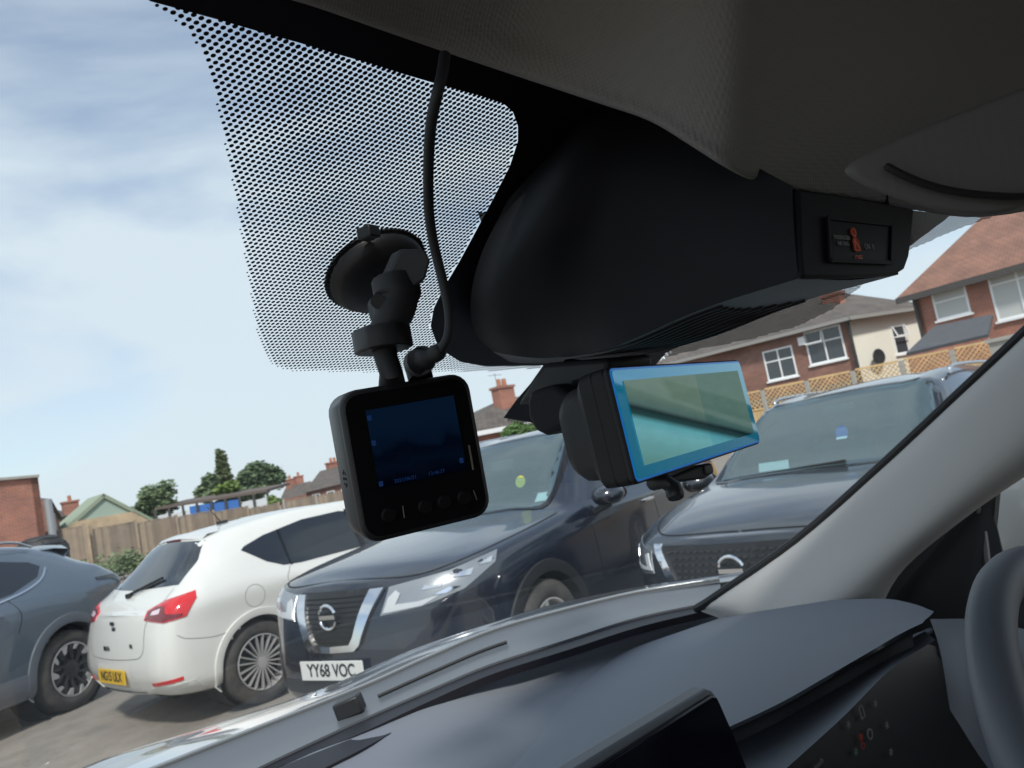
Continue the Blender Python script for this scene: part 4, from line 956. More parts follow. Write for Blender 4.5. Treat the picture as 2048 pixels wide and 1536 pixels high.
# green-gabled hall
g0 = AT(112, 1062, 42.5); g1 = AT(296, 1044, 45.8); ga = AT(219, 988, 44.3)
gb0 = Vector((g0.x, g0.y, 0)); gb1 = Vector((g1.x, g1.y, 0)); ug = (gb1-gb0).normalized(); ng = Vector((ug.y, -ug.x, 0)); Lg = (gb1-gb0).length
t = thing('gabled_hall', 'low hall with a pale green gable above a cream brick wall', 'hall', tuple(gb0))
def gp(s, z, o=0): return gb0+ug*s+ng*o+Vector((0, 0, z))
ap_s = Lg*.53; zt = ga.z; ze = g0.z-.3; zm = ze+(zt-ze)*.34; sm_ = .34
MB().add([gp(0, 0), gp(Lg, 0), gp(Lg, ze), gp(Lg-(Lg-ap_s)*sm_, zm), gp(ap_s*sm_, zm), gp(0, ze)], [(0, 1, 2, 3, 4, 5)]).build('wall', brickmat('cream_brick', (.62, .47, .30), (.54, .40, .25), (.45, .38, .28)), t, solid=.3, world=True)
MB().add([gp(ap_s*sm_, zm, .05), gp(Lg-(Lg-ap_s)*sm_, zm, .05), gp(ap_s, zt, .05)], [(0, 1, 2)]).build('gable_cladding', mat('pale_green_cladding', (.34, .43, .36), .6), t, solid=.1, world=True)
r = MB()
for s0, s1 in ((0, ap_s), (Lg, ap_s)):
    r.add([gp(s0+(-.4 if s0 == 0 else .4), ze-.15, .3), gp(s1, zt+.1, .3), gp(s1, zt+.1, -3), gp(s0+(-.4 if s0 == 0 else .4), ze-.15, -3)], [(0, 1, 2, 3)])
r.build('roof', mat('hall_roof', (.28, .33, .24), .7), t, solid=.2, world=True)
p = AT(290, 1008, 50); q0 = Vector((p.x-2, p.y, 0)); t = thing('house', 'small dark-roofed house peeping out between the green gable and the round tree', 'house', tuple(q0)); p0 = AT(270, 1032, 50); p1 = AT(308, 1026, 52)
quadwall((p0.x, p0.y), (p1.x, p1.y), 0, p0.z, M_brickd, zb=p1.z)
MB().add([p0, p1, AT(302, 1000, 55), AT(272, 1006, 53)], [(0, 1, 2, 3)]).build('roof', M_slate, t, solid=.2, world=True)
# long low shed with blue panels
s0 = AT(325, 1062, 47); s1 = AT(545, 1008, 47)
sb0 = Vector((s0.x, s0.y, 0)); sb1 = Vector((s1.x, s1.y, 0)); us = (sb1-sb0).normalized(); ns = Vector((us.y, -us.x, 0)); Ls = (sb1-sb0).length
t = thing('open_shed', 'long low shed with a brown roof and bright blue panels behind the fence', 'shed', tuple(sb0))
zr0 = AT(345, 1014, 47).z; zr1 = AT(535, 984, 47).z
MB().add([sb0+Vector((0, 0, zr0))+ns*.6, sb1+Vector((0, 0, zr1))+ns*.6, sb1+Vector((0, 0, zr1+.25))-ns*4, sb0+Vector((0, 0, zr0+.25))-ns*4], [(0, 1, 2, 3)]).build('roof', mat('shed_roof_brown', (.13, .10, .085), .8), t, solid=.16, world=True)
M_blue = mat('blue_panel', (.04, .16, .48), .6); M_whitep = mat('white_panel', (.62, .65, .68), .6)
for i, (k0_, k1_, mm) in enumerate(((.0, .12, M_whitep), (.13, .30, M_whitep), (.30, .50, M_blue), (.50, .74, M_blue), (.76, .86, M_whitep), (.88, 1.0, M_whitep))):
    pa = sb0+us*Ls*k0_+ns*.45; pb = sb0+us*Ls*k1_+ns*.45; za = zr0+(zr1-zr0)*k0_-.12; zb = zr0+(zr1-zr0)*k1_-.12
    MB().add([pa, pb, pb+Vector((0, 0, zb-(.2 if mm is M_whitep else 0))), pa+Vector((0, 0, za-(.25 if mm is M_whitep else 0)))], [(0, 1, 2, 3)]).build('wall_panel', mm, t, solid=.08, world=True)
for i in range(9):
    p = sb0+us*Ls*i/8+ns*.62; MB().beam(p, p+Vector((0, 0, zr0+(zr1-zr0)*i/8)), .12, .12, (1, 0, 0)).build('post', M_fascia, t, world=True)

# black rounded heap
p = AT(82, 1100, 27); rows = []
t = thing('covered_heap', 'black rounded heap in front of the fence, above the blue-grey crossover', 'heap', (p.x, p.y, 0))
for i in range(9):
    a = i/8*math.pi/2; rr = math.cos(a)**.6*.98+.02; rows.append([Vector((p.x+rr*.86*math.cos(k*math.pi/12)*(1+.06*math.sin(k*3+i)), p.y+rr*.7*math.sin(k*math.pi/12), (p.z-.25)*1.0+(.72)*math.sin(a)+.02*math.sin(k*5))) for k in range(24)])
rows.insert(0, [Vector((q.x, q.y, 0)) for q in rows[0]])
MB().grid(rows, True).build('cover', mat('black_sheet', (.03, .03, .032), .6, bump=(7, .8, .08)), t, smooth=True, world=True)
rr_ = MB()
for i in (3, 5): rr_.tube([q*1.0+Vector((0, 0, .0)) for q in rows[i+1]], .03, 6, closed=True)
rr_.build('binding_cord', M_black, t, smooth=True, world=True)

# ------------------------------------------------------------------ trees and bushes
M_bark = mat('bark', (.09, .07, .055), .9)
def leafmat(name, c1, c2):
    m = bpy.data.materials.new(name); m.use_nodes = True; t_ = m.node_tree; b = t_.nodes['Principled BSDF']
    g_ = N(t_, 'ShaderNodeNewGeometry'); r_ = N(t_, 'ShaderNodeValToRGB'); r_.color_ramp.elements[0].color = (*c1, 1); r_.color_ramp.elements[1].color = (*c2, 1)
    t_.links.new(g_.outputs['Random Per Island'], r_.inputs[0]); t_.links.new(r_.outputs[0], b.inputs['Base Color']); b.inputs['Roughness'].default_value = .7
    b.inputs['Subsurface Weight'].default_value = 0
    return m
def leaves(blobs, n, s, rnd):
    mb = MB(); tot = sum(b[3]*b[4]*b[5] for b in blobs)
    for (x, y, z, rx, ry, rz) in blobs:
        for _ in range(int(n*rx*ry*rz/tot)):
            d = Vector((rnd.gauss(0, 1), rnd.gauss(0, 1), rnd.gauss(0, 1))).normalized(); k = rnd.random()**.5*(1+abs(rnd.gauss(0, .16)))
            c = Vector((x+d.x*rx*k, y+d.y*ry*k, z+d.z*rz*k)); q = Matrix.Rotation(rnd.random()*6.3, 3, 'Z') @ Matrix.Rotation(rnd.random()*3, 3, 'X'); e = s*rnd.uniform(.6, 1.3)
            mb.add([c+q @ Vector((-e, 0, 0)), c+q @ Vector((0, -e*.5, e*.1)), c+q @ Vector((e, 0, 0)), c+q @ Vector((0, e*.5, e*.1))], [(0, 1, 2, 3)])
    return mb
def tree(name, label, px, d, tops, m, n, s, trunk=.2, seed=1, cat='tree'):
    """tops: list of (px, py, half-width px, half-height px) crown masses seen from the camera, at depth d"""
    rnd = random.Random(seed); b = AT(px, 1000, d); t = thing(name, label, cat, (b.x, b.y, 0)); bl = []
    for (x, y, w, h) in tops:
        c = AT(x, y, d+rnd.uniform(-.6, .6)); k = d/FPX; 
        for _ in range(9):
            dd = Vector((rnd.gauss(0, 1), rnd.gauss(0, 1), rnd.gauss(0, 1))).normalized()*rnd.random()**.4; q = rnd.uniform(.34, .55)
            bl.append((c.x+dd.x*w*k*.68, c.y+dd.y*w*k*.68, c.z+dd.z*h*k*.72, w*k*q, w*k*q, h*k*q))
    leaves(bl, n, s, rnd).build('crown', m, t, world=True)
    tr = MB(); top = max(q[2] for q in bl); tr.tube([Vector((b.x, b.y, 0)), Vector((b.x+.05, b.y, top*.45)), Vector((b.x-.05, b.y+.1, top*.95))], [trunk, trunk*.7, trunk*.2], 8)
    for q in bl[::4]: tr.tube([Vector((b.x, b.y, min(q[2]*.6, top*.5))), Vector(q[:3])], [trunk*.4, trunk*.1], 5)
    tr.build('trunk', M_bark, t, smooth=True, world=True)
    return t
L_dark = leafmat('leaf_dark', (.08, .125, .07), (.16, .23, .11)); L_mid = leafmat('leaf_mid', (.11, .16, .08), (.20, .27, .13)); L_lime = leafmat('leaf_lime', (.11, .19, .035), (.20, .28, .06)); L_con = leafmat('leaf_conifer', (.08, .11, .045), (.14, .17, .07))
tree('round_tree', 'rounded olive-green tree standing alone right of the green gable', 308, 48, [(312, 992, 34, 34), (300, 1010, 38, 28), (328, 1012, 26, 26)], L_mid, 5200, .17, seed=3)
tree('conifer_tree', 'tall pointed conifer rising from the tree clump', 445, 56, [(443, 918, 13, 22), (446, 945, 18, 28), (449, 975, 26, 28)], L_con, 5200, .16, seed=4)
tree('broad_tree', 'broad dark green tree to the right of the conifer', 520, 60, [(500, 955, 36, 34), (536, 958, 32, 32), (520, 985, 44, 24)], L_dark, 6500, .2, .3, seed=5)
tree('slim_tree', 'grey-green tree on the left side of the conifer', 415, 54, [(418, 962, 22, 26), (412, 985, 22, 26)], L_mid, 2600, .16, seed=6)
tree('young_tree', 'bright lime-green young tree in front of the conifer', 455, 50, [(455, 978, 30, 20), (458, 995, 34, 16)], L_lime, 2600, .15, .12, seed=7)
tree('round_bush', 'small bright green bush at the end of the brown fence', 548, 42, [(548, 1004, 17, 13), (546, 1018, 14, 14)], L_lime, 1600, .09, .06, seed=8, cat='bush')
tree('garden_tree', 'bright green leafy tree in front of the chimney house', 1050, 26, [(1040, 862, 36, 22), (1075, 860, 40, 26), (1020, 885, 28, 22)], leafmat('leaf_fresh', (.08, .16, .04), (.16, .27, .08)), 5000, .09, .12, seed=9)
rnd = random.Random(11); p = AT(250, 1115, 26)
wd = leaves([(p.x+rnd.uniform(-2, 2.4), p.y+rnd.uniform(-.6, .6), rnd.uniform(.2, .6), .5, .4, .45) for _ in range(16)], 3200, .07, rnd).build('weeds', L_mid); wd['kind'] = 'stuff'
# ------------------------------------------------------------------ our own car, seen from the passenger seat
XC = .42
own = thing('car_cabin', 'front cabin of the parked car we sit in, with grey dashboard, windscreen and dark roof', 'car', (XC, 0, 0))
M_head = mat('headliner_fabric', (.26, .257, .246), .95, bump=(470, .55, .0012, 'v'))
M_visor = mat('visor_fabric', (.15, .148, .142), .95, bump=(300, .25, .0008, 'v'))
M_dash = mat('dash_grey', (.17, .187, .218), .7, bump=(900, .15, .0004))
M_dashlow = mat('dash_grey_low', (.13, .14, .155), .5, bump=(900, .15, .0004))
M_pillar = mat('pillar_beige', (.50, .485, .465), .7, bump=(1400, .12, .0004))
M_cover = mat('sensor_cover_plastic', (.017, .018, .021), .62, spec=.15, bump=(1500, .08, .0003))
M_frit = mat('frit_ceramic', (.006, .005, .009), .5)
M_seal = mat('rubber_seal', (.012, .012, .013), .6)
M_silver = mat('own_silver_paint', (.34, .355, .36), .16, metal=.55, coat=1, coatior=1.7)
M_whitep2 = mat('own_white_paint', (.80, .80, .76), .3, coat=.8)
M_soft = mat('soft_black', (.014, .015, .017), .6)

SL = .60; LN = math.sqrt(1+SL*SL)
def yb(x): return 1.22-.26*((x-XC)/.68)**2
def wz(x, y): return EYE-.30+(yb(x)-y)*SL
def WS(px, py, inset=0.0):
    """sight line met with the windscreen surface"""
    d = ray(px, py); t = .05; st = .01
    f = lambda t: (EYE+d.z*t) - (wz(d.x*t, d.y*t) - inset*LN)
    a = f(t); 
    while t < 4:
        b = f(t+st)
        if (a < 0) != (b < 0): 
            for _ in range(20):
                m = t+st/2; c = f(m)
                if (c < 0) == (a < 0): t = m
                st /= 2
            return CAMPOS+d*t
        t += st; a = b
    return CAMPOS+d*1.2
def us2p(u, s, inset=0.0):
    x = XC+u; y = yb(x)-s/LN; z = EYE-.30+s*SL/LN
    return Vector((x, y-inset*SL/LN, z-inset/LN))
def p2us(p): return p.x-XC, (yb(p.x)-p.y)*LN
# windscreen pane
rows = [[us2p(-.80+1.56*i/40, -.02+1.10*j/24) for i in range(41)] for j in range(25)]
G_ws = glass('laminated_glass', (.94, .965, .965), .55, 0, 1.3, haze=.03)
pane = MB().grid(rows).build('windscreen', G_ws, own, smooth=True, world=True)
def frit_area(poly_px, ins=.0012, res=.02):
    poly = [p2us(WS(*q)) for q in poly_px]; v, f = cdt(poly, res)
    return [us2p(q[0], q[1], ins) for q in v], f
fr = MB()
left = [(300, 0), (440, 38), (600, 84), (740, 125), (870, 165), (960, 190), (1005, 205), (1024, 222), (1034, 250), (1034, 280), (1018, 330), (985, 395), (945, 470), (915, 525), (885, 575), (866, 615), (860, 650), (870, 680), (885, 700), (920, 722), (970, 731), (1085, 729),
        (1060, 765), (1030, 800), (1006, 834), (1150, 856), (1250, 800), (1330, 705), (1440, 650), (1560, 600), (1640, 540), (1640, 420), (1300, 0), (1100, -250), (700, -300), (200, -60)]
fr.add(*frit_area(left))
# continuous black edge along the driver's pillar and the header at the right
edge = [(1395, 1200), (1440, 1183), (1600, 1070), (1800, 885), (2048, 655), (2200, 510)]
edge2 = [(2250, 560), (2090, 700), (1830, 940), (1620, 1125), (1500, 1215), (1400, 1250)]
fr.add(*frit_area(edge+edge2))
# ceramic dots, a triangular lattice on the glass
dots = [(255, -30), (300, 5), (345, 35), (385, 75), (412, 125), (428, 180), (440, 240), (452, 300), (470, 390), (487, 500), (502, 590), (513, 660), (528, 705), (548, 732), (580, 742), (700, 745), (920, 745), (1093, 735), (1012, 842), (1040, 848), (1140, 860), (1300, 760), (1200, 300), (900, -200)]
dots_r = [(1250, 716), (1340, 712), (1382, 702), (1503, 678), (1596, 652), (1665, 618), (1702, 588), (1813, 503), (1905, 462), (1992, 431), (2080, 395), (2000, 300), (1600, 420), (1300, 600)]
PU = .00357; PS = PU*.80
def inside_solid(x, y): return inpoly(x, y, left)
u = -.62; j = 0; s = .40
n_d = 0
while s < 1.12:
    u = -.55+(PU/2 if j % 2 else 0)
    while u < .78:
        p = us2p(u, s, .0012); v = p-CAMPOS
        if v.dot(fwd) > .05:
            x, y = PROJ(p)
            if -60 < x < 2110 and -60 < y < 900:
                L_ = inpoly(x, y, dots) and not inside_solid(x, y); R_ = inpoly(x, y, dots_r)
                if L_ or R_:
                    k = 1.0
                    if L_:
                        e = min(math.hypot(x-a, y-b) for a, b in DL) if False else None
                        bx = [q for q in dots[:17]]
                        dmin = 1e9
                        for i_ in range(len(bx)-1):
                            ax, ay = bx[i_]; cx, cy = bx[i_+1]; tt = max(0, min(1, ((x-ax)*(cx-ax)+(y-ay)*(cy-ay))/((cx-ax)**2+(cy-ay)**2))); dmin = min(dmin, math.hypot(x-ax-tt*(cx-ax), y-ay-tt*(cy-ay)))
                        k = min(.90+dmin/1200, .45+dmin/18, 1.04)
                    r = PU*.375*k*(1.0 if L_ else 1.12)
                    fr.add([us2p(u+r*(1.28*.80*math.cos(a)-.80*.60*math.sin(a)), s+r*(1.28*.60*math.cos(a)+.80*.80*math.sin(a)), .0012) for a in [math.pi*q/4 for q in range(8)]], [tuple(range(8))]); n_d += 1
        u += PU
    s += PS; j += 1
fr.build('frit_band', M_frit, pane, world=True)['kind'] = 'stuff'

# ------------------------------------------------------------------ roof lining
E0 = [(300, -150, 0), (520, -25, 0), (640, 15, 0), (870, 95, 0), (1040, 152, 0), (1200, 205, 0), (1300, 240, .004), (1380, 288, .02), (1450, 332, .04), (1510, 360, .05), (1600, 381, .06), (1700, 396, .06), (1820, 416, .05), (1960, 432, 0), (2120, 400, 0), (2300, 300, 0)]
def head_row(k):
    out = []
    for i, (x, y, dd) in enumerate(E0):
        p = WS(x, y, .012) 
        if x >= 960:
            p = p + (CAMPOS-p)*min(.40, (x-950)/480*.40)
        out.append(p)
    return out
r0 = head_row(0)
rise = .26
def toward(p, f, z): 
    q = p.lerp(Vector((XC, -.25, p.z)), f); q.z = z; return q
rows = [[p+(p-CAMPOS).normalized()*.03 for p in r0], r0]
def rowpx(dx, dy, zf):
    out = []
    for (x, y, dd), p in zip(E0, r0):
        z = p.z+(EYE+.262-p.z)*zf; d = ray(x+dx, y+dy)
        t = (z-EYE)/d.z if d.z > .02 else 1
        q = CAMPOS+d*t
        lim = (p-CAMPOS).length*1.0
        if (q-CAMPOS).length > lim: q = CAMPOS+(q-CAMPOS).normalized()*lim
        out.append(q)
    return out
rows.append(rowpx(6, -34, .10)); rows.append(rowpx(14, -100, .40)); rows.append(rowpx(25, -240, .80)); rows.append(rowpx(40, -480, 1.0)); rows.append(rowpx(60, -1100, 1.02))
last = rows[-1]
rows.append([Vector((p.x*1.0, -.9, EYE+.262)) for p in last])
hl = MB().grid(patch(rows, 5, 5)).build('headliner', M_head, own, smooth=True, angle=180, world=True)
# the lining carries on across the whole roof, up to the top edge of the glass
us_ = [-.74+1.48*i/24 for i in range(25)]
f0 = [us2p(u, 1.05, .004) for u in us_]
MB().grid([f0, [p+Vector((0, -.06, .022)) for p in f0], [Vector((p.x, min(.08, p.y-.12), EYE+.282)) for p in f0], [Vector((p.x, -.5, EYE+.285)) for p in f0], [Vector((p.x, -1.7, EYE+.27)) for p in f0]]).build('roof_lining', M_head, own, smooth=True, world=True)
for sg in (-1, 1): MB().tube([Vector((XC+sg*.74, y, z)) for y, z in ((-1.7, EYE+.26), (-.5, EYE+.272), (.02, EYE+.262))], .03, 8).build('roof_side_rail', M_head, own, smooth=True, world=True)
# outer roof skin and an added, unseen rear light block keep the cabin dark
MB().box((XC, -.78, EYE+.325), (1.5, 1.9, .04)).build('roof_panel', M_silver, own, bevel=.02, world=True)
MB().box((XC, -1.75, EYE-.25), (1.5, .08, 1.1)).build('rear_light_block', M_soft, own, world=True)
MB().box((XC, -.4, .45), (1.5, 3.0, .08)).build('floor_pan', M_soft, own, world=True)
for sg in (-1, 1):
    MB().box((XC+sg*.78, -.55, .78), (.08, 2.4, .72)).build('door', M_silver, own, bevel=.02, world=True)
    MB().box((XC+sg*.70, -.62, EYE-.05), (.06, .22, .75)).build('door_pillar', M_soft, own, bevel=.01, world=True)

# sun visor folded against the roof, at the driver's side
V = [(1690, 338), (1735, 306), (1830, 262), (1960, 210), (2120, 150), (2300, 100), (2340, 300), (2180, 372), (2080, 403), (1990, 428), (1900, 424), (1820, 405), (1750, 380), (1706, 358)]
def VP(x, y): 
    d = ray(x, y); t = (EYE+.062-(x-1700)*.00002-EYE)/1 if False else None
    k = (y-430)/-300
    return CAMPOS+d*(.315+.0*k)
vis = []
pts = smoothline([VP(*q) for q in V], 4, True)
cen = sum(pts, Vector())/len(pts)
m = MB(); ring0 = [p+(p-CAMPOS).normalized()*.02 for p in pts]; ring1 = pts; ring2 = [cen+(p-cen)*.965-(p-CAMPOS).normalized()*.006 for p in pts]; ring3 = [cen+(p-cen)*.90-(p-CAMPOS).normalized()*.007 for p in pts]
n_ = len(pts); m.grid([ring0, ring1, ring2, ring3], True); b_ = len(m.v); m.v.append(cen-(cen-CAMPOS).normalized()*.007)
for i in range(n_): m.f.append((b_-n_+i, b_-n_+(i+1) % n_, b_)); m.mi.append(0)
vs_ = m.build('sun_visor', M_visor, own, smooth=True, angle=180, world=True)
def VQ(x, y): return CAMPOS+ray(x, y)*.304
m = MB(); m.tube(smoothline([VQ(1771, 331), VQ(1800, 347), VQ(1850, 368), VQ(1910, 383), VQ(1980, 391), VQ(2060, 392), VQ(2200, 370)], 5), [.0012]+[.0016]*30+[.0012], 6)
m.build('finger_slot', M_seal, vs_, smooth=True, world=True)

# ------------------------------------------------------------------ sensor cover running from the windscreen to the roof
def PX(x, y, X): return ATX(x, y, X)
def ring(pl, n=5): return smoothline(pl, n)
YR = .185
def cov(pts): return pts
# left flank as a smooth patch: rows run from the roof edge (top) to the lower ridge, columns from the nose to the rear corner
top = [WS(1015, 400, .006), WS(1110, 300, .006), WS(1215, 205, .010), ATX(1330, 230, .40), ATX(1450, 300, .375), ATY(1585, 372, YR)]
mid1 = [WS(962, 510, .010), WS(1040, 420, .03), WS(1140, 330, .05), ATX(1270, 330, .375), ATX(1420, 380, .362), ATY(1586, 420, YR)]
mid2 = [WS(941, 600, .016), WS(990, 560, .05), WS(1080, 480, .075), ATX(1220, 470, .366), ATX(1400, 480, .356), ATY(1590, 480, YR)]
mid3 = [WS(950, 665, .018), WS(995, 655, .055), WS(1070, 640, .08), ATX(1210, 605, .366), ATX(1400, 560, .357), ATY(1594, 530, YR)]
low = [WS(985, 703, .014), WS(1030, 712, .045), WS(1100, 716, .07), ATX(1215, 698, .368), ATX(1400, 620, .360), ATY(1600, 556, YR)]
flank = patch([top, mid1, mid2, mid3, low], 6, 5)
cv = MB().grid(flank).build('sensor_cover', M_cover, own, smooth=True, angle=180, world=True)
# underside, grained, its colour paled to stand in for light bounced off the dash
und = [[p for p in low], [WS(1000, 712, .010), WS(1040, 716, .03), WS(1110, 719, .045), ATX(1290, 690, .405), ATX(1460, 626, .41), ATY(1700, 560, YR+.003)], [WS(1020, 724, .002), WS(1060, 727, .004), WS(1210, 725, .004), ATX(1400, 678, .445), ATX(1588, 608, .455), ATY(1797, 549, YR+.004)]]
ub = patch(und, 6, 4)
M_under = mat('cover_underside_bounce', (.11, .118, .128), .5, bump=(1500, .08, .0003))
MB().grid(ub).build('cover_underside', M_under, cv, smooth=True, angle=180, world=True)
MB().grid([ub[-1], [p+Vector((.012, 0, .05)) for p in ub[-1]], [p+Vector((.012, .02, .16)) for p in ub[-1]]]).build('cover_far_side', M_cover, cv, smooth=True, world=True)
# rear face with warning display
R_ = [ATY(1590, 380, YR), ATY(1700, 396, YR), ATY(1822, 420, YR), ATY(1818, 470, YR), ATY(1812, 515, YR), ATY(1803, 540, YR), ATY(1785, 551, YR), ATY(1700, 556, YR), ATY(1606, 557, YR), ATY(1598, 553, YR), ATY(1594, 500, YR), ATY(1592, 430, YR)]
MB().prism([p+Vector((0, -.002, 0)) for p in R_], (0, .005, 0)).build('rear_panel', M_cover, cv, bevel=.0015, bseg=2, world=True)
MB().prism([ATY(1816, 428, .20), ATY(1822, 418, .20), ATY(1905, 428, .24), ATY(1890, 440, .24), ATY(1822, 492, .20), ATY(1814, 500, .20)], (0, .012, 0)).build('lining_lip', M_head, own, bevel=.002, world=True)
DS = [ATY(1652, 437, YR-.0026), ATY(1780, 451, YR-.0026), ATY(1778, 527, YR-.0026), ATY(1656, 522, YR-.0026)]
MB().prism([p+Vector((0, -.0006, 0)) for p in DS], (0, .003, 0)).build('warning_display', mat('display_smoked', (.003, .003, .004), .5, spec=.1), cv, bevel=.001, world=True)
fx = MB()
for i in range(4): fx.beam(DS[i]+Vector((0, -.0012, 0)), DS[(i+1) % 4]+Vector((0, -.0012, 0)), .0022, .0012, (0, 1, 0))
fx.build('display_frame', M_cover, cv, world=True)
DM = basis(ATY(1708, 484, YR-.0032), DS[1]-DS[0], DS[0]-DS[3]) @ Matrix.Scale(.8, 4)
M_iconr = mat('icon_red', (.12, .01, .008), .5, emit=(.9, .16, .07), estr=.035); M_iconw = mat('icon_grey', (.03, .03, .03), .6, emit=(.5, .55, .5), estr=.02)
ic = MB(); 
def D2(x, y): return DM @ Vector((x, y, .0012))
ic.tube([D2(.0024*math.cos(a), .0062+.0024*math.sin(a)) for a in [2*math.pi*k/14 for k in range(14)]], .0006, 4, closed=True)
ic.tube([D2(-.003, -.006), D2(-.0028, .000), D2(0, .003), D2(.0028, .000), D2(.003, -.006), D2(-.003, -.006)], .0006, 4).tube([D2(-.0026, .0015), D2(.0028, -.005)], .0006, 4)
ic.build('seat_belt_icon', M_iconr, cv, world=True)
text_mesh('display_lettering', 'OFF', .0058, DM @ Matrix.Translation((0, -.0115, .0008)), M_iconr, cv, .0001, world=True)
text_mesh('display_lettering', 'PASSENGER\nAIR BAG', .0040, DM @ Matrix.Translation((-.0165, .000, .0008)), M_iconw, cv, .0001, world=True)
text_mesh('display_lettering', 'ON  II', .0052, DM @ Matrix.Translation((.0185, -.003, .0008)), M_iconw, cv, .0001, world=True)
# louvres on the underside
nr = len(ub)
for k in range(9):
    f = .10+.86*k/8; P = []
    for i in range(13, 26):
        q = (nr-1)*f; a_ = int(q); b_ = min(a_+1, nr-1); P.append(ub[a_][i].lerp(ub[b_][i], q-a_)+Vector((0, 0, -.0008)))
    MB().tube(P, [.0012]*len(P), 4).build('louvre', M_frit, cv, world=True)
# lower bracket of the mirror and the rain sensor pod
k_ = MB()
k_.prism([ATX(1085, 727, .40), ATX(1215, 716, .40), ATX(1215, 760, .40), ATX(1150, 770, .40), ATX(1135, 800, .40), ATX(1070, 800, .40), ATX(1030, 812, .40)], (.05, 0, 0)); mk = k_.build('mirror_bracket', M_soft, own, bevel=.004, world=True)
rs = [ATX(1052, 800, .385), ATX(1060, 782, .385), ATX(1105, 768, .385), ATX(1140, 790, .385), ATX(1140, 850, .385), ATX(1090, 872, .385), ATX(1068, 862, .385), ATX(1055, 835, .385)]
MB().prism(rs, (.045, 0, 0)).build('rain_sensor_housing', M_cover, own, bevel=.006, bseg=3, world=True)

# ------------------------------------------------------------------ digital rear-view mirror
RZ = Matrix.Rotation(R(14.5), 4, 'Z') @ Matrix.Rotation(R(-2.2), 4, 'X') @ Matrix.Rotation(R(-.7), 4, 'Y')
MM = Matrix.Translation((.494, .375, 1.510)) @ RZ
def rrect(w, h, r, y, n=5, cx=0, cz=0):
    out = []
    for sx, sz, a0 in ((1, 1, 0), (-1, 1, 90), (-1, -1, 180), (1, -1, 270)):
        for k in range(n+1):
            a = R(a0+90*k/n); out.append(Vector((cx+sx*(w/2-r)+r*math.cos(a), y, cz+sz*(h/2-r)+r*math.sin(a))))
    return out
def rings(M, L, cap0=True, cap1=True):
    mb = MB(); rs_ = [[M @ p for p in r] for r in L]; mb.grid(rs_, True); n = len(rs_[0])
    if cap0: mb.f.append(tuple(range(n))); mb.mi.append(0)
    if cap1: b = (len(rs_)-1)*n; mb.f.append(tuple(range(b, b+n))); mb.mi.append(0)
    return mb
mw, mh = .252, .079
mir = rings(MM, [rrect(mw-.002, mh-.002, .004, -.0005), rrect(mw, mh, .005, .001), rrect(mw, mh, .005, .003), rrect(mw-.001, mh-.001, .006, .004), rrect(mw, mh, .006, .005), rrect(mw, mh, .007, .013), rrect(mw-.0006, mh-.0006, .007, .0135), rrect(mw, mh, .007, .014), rrect(mw-.001, mh-.001, .008, .024), rrect(mw-.007, mh-.008, .009, .028),
   rrect(mw-.010, mh-.012, .012, .030), rrect(mw-.014, mh-.014, .016, .044), rrect(mw-.022, mh-.022, .018, .052), rrect(mw-.045, mh-.035, .016, .058)]).build('rear_view_mirror', M_soft, own, smooth=True, angle=30, world=True)
# the glass face: blue-coated border with a lit display behind it
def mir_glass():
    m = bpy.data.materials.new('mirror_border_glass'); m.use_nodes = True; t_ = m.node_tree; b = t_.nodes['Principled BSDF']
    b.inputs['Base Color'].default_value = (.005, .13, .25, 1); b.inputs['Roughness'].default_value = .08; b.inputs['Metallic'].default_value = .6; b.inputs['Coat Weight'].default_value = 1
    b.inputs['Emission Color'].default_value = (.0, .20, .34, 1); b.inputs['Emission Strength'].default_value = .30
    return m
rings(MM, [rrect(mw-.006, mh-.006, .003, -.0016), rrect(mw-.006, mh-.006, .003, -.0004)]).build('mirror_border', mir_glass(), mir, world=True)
rings(MM, [rrect(mw-.003, mh-.003, .004, -.0010), rrect(mw-.003, mh-.003, .004, -.0002)]).build('lit_edge', mat('blue_edge', (.01, .12, .35), .2, emit=(.01, .22, .75), estr=.2), mir, world=True)
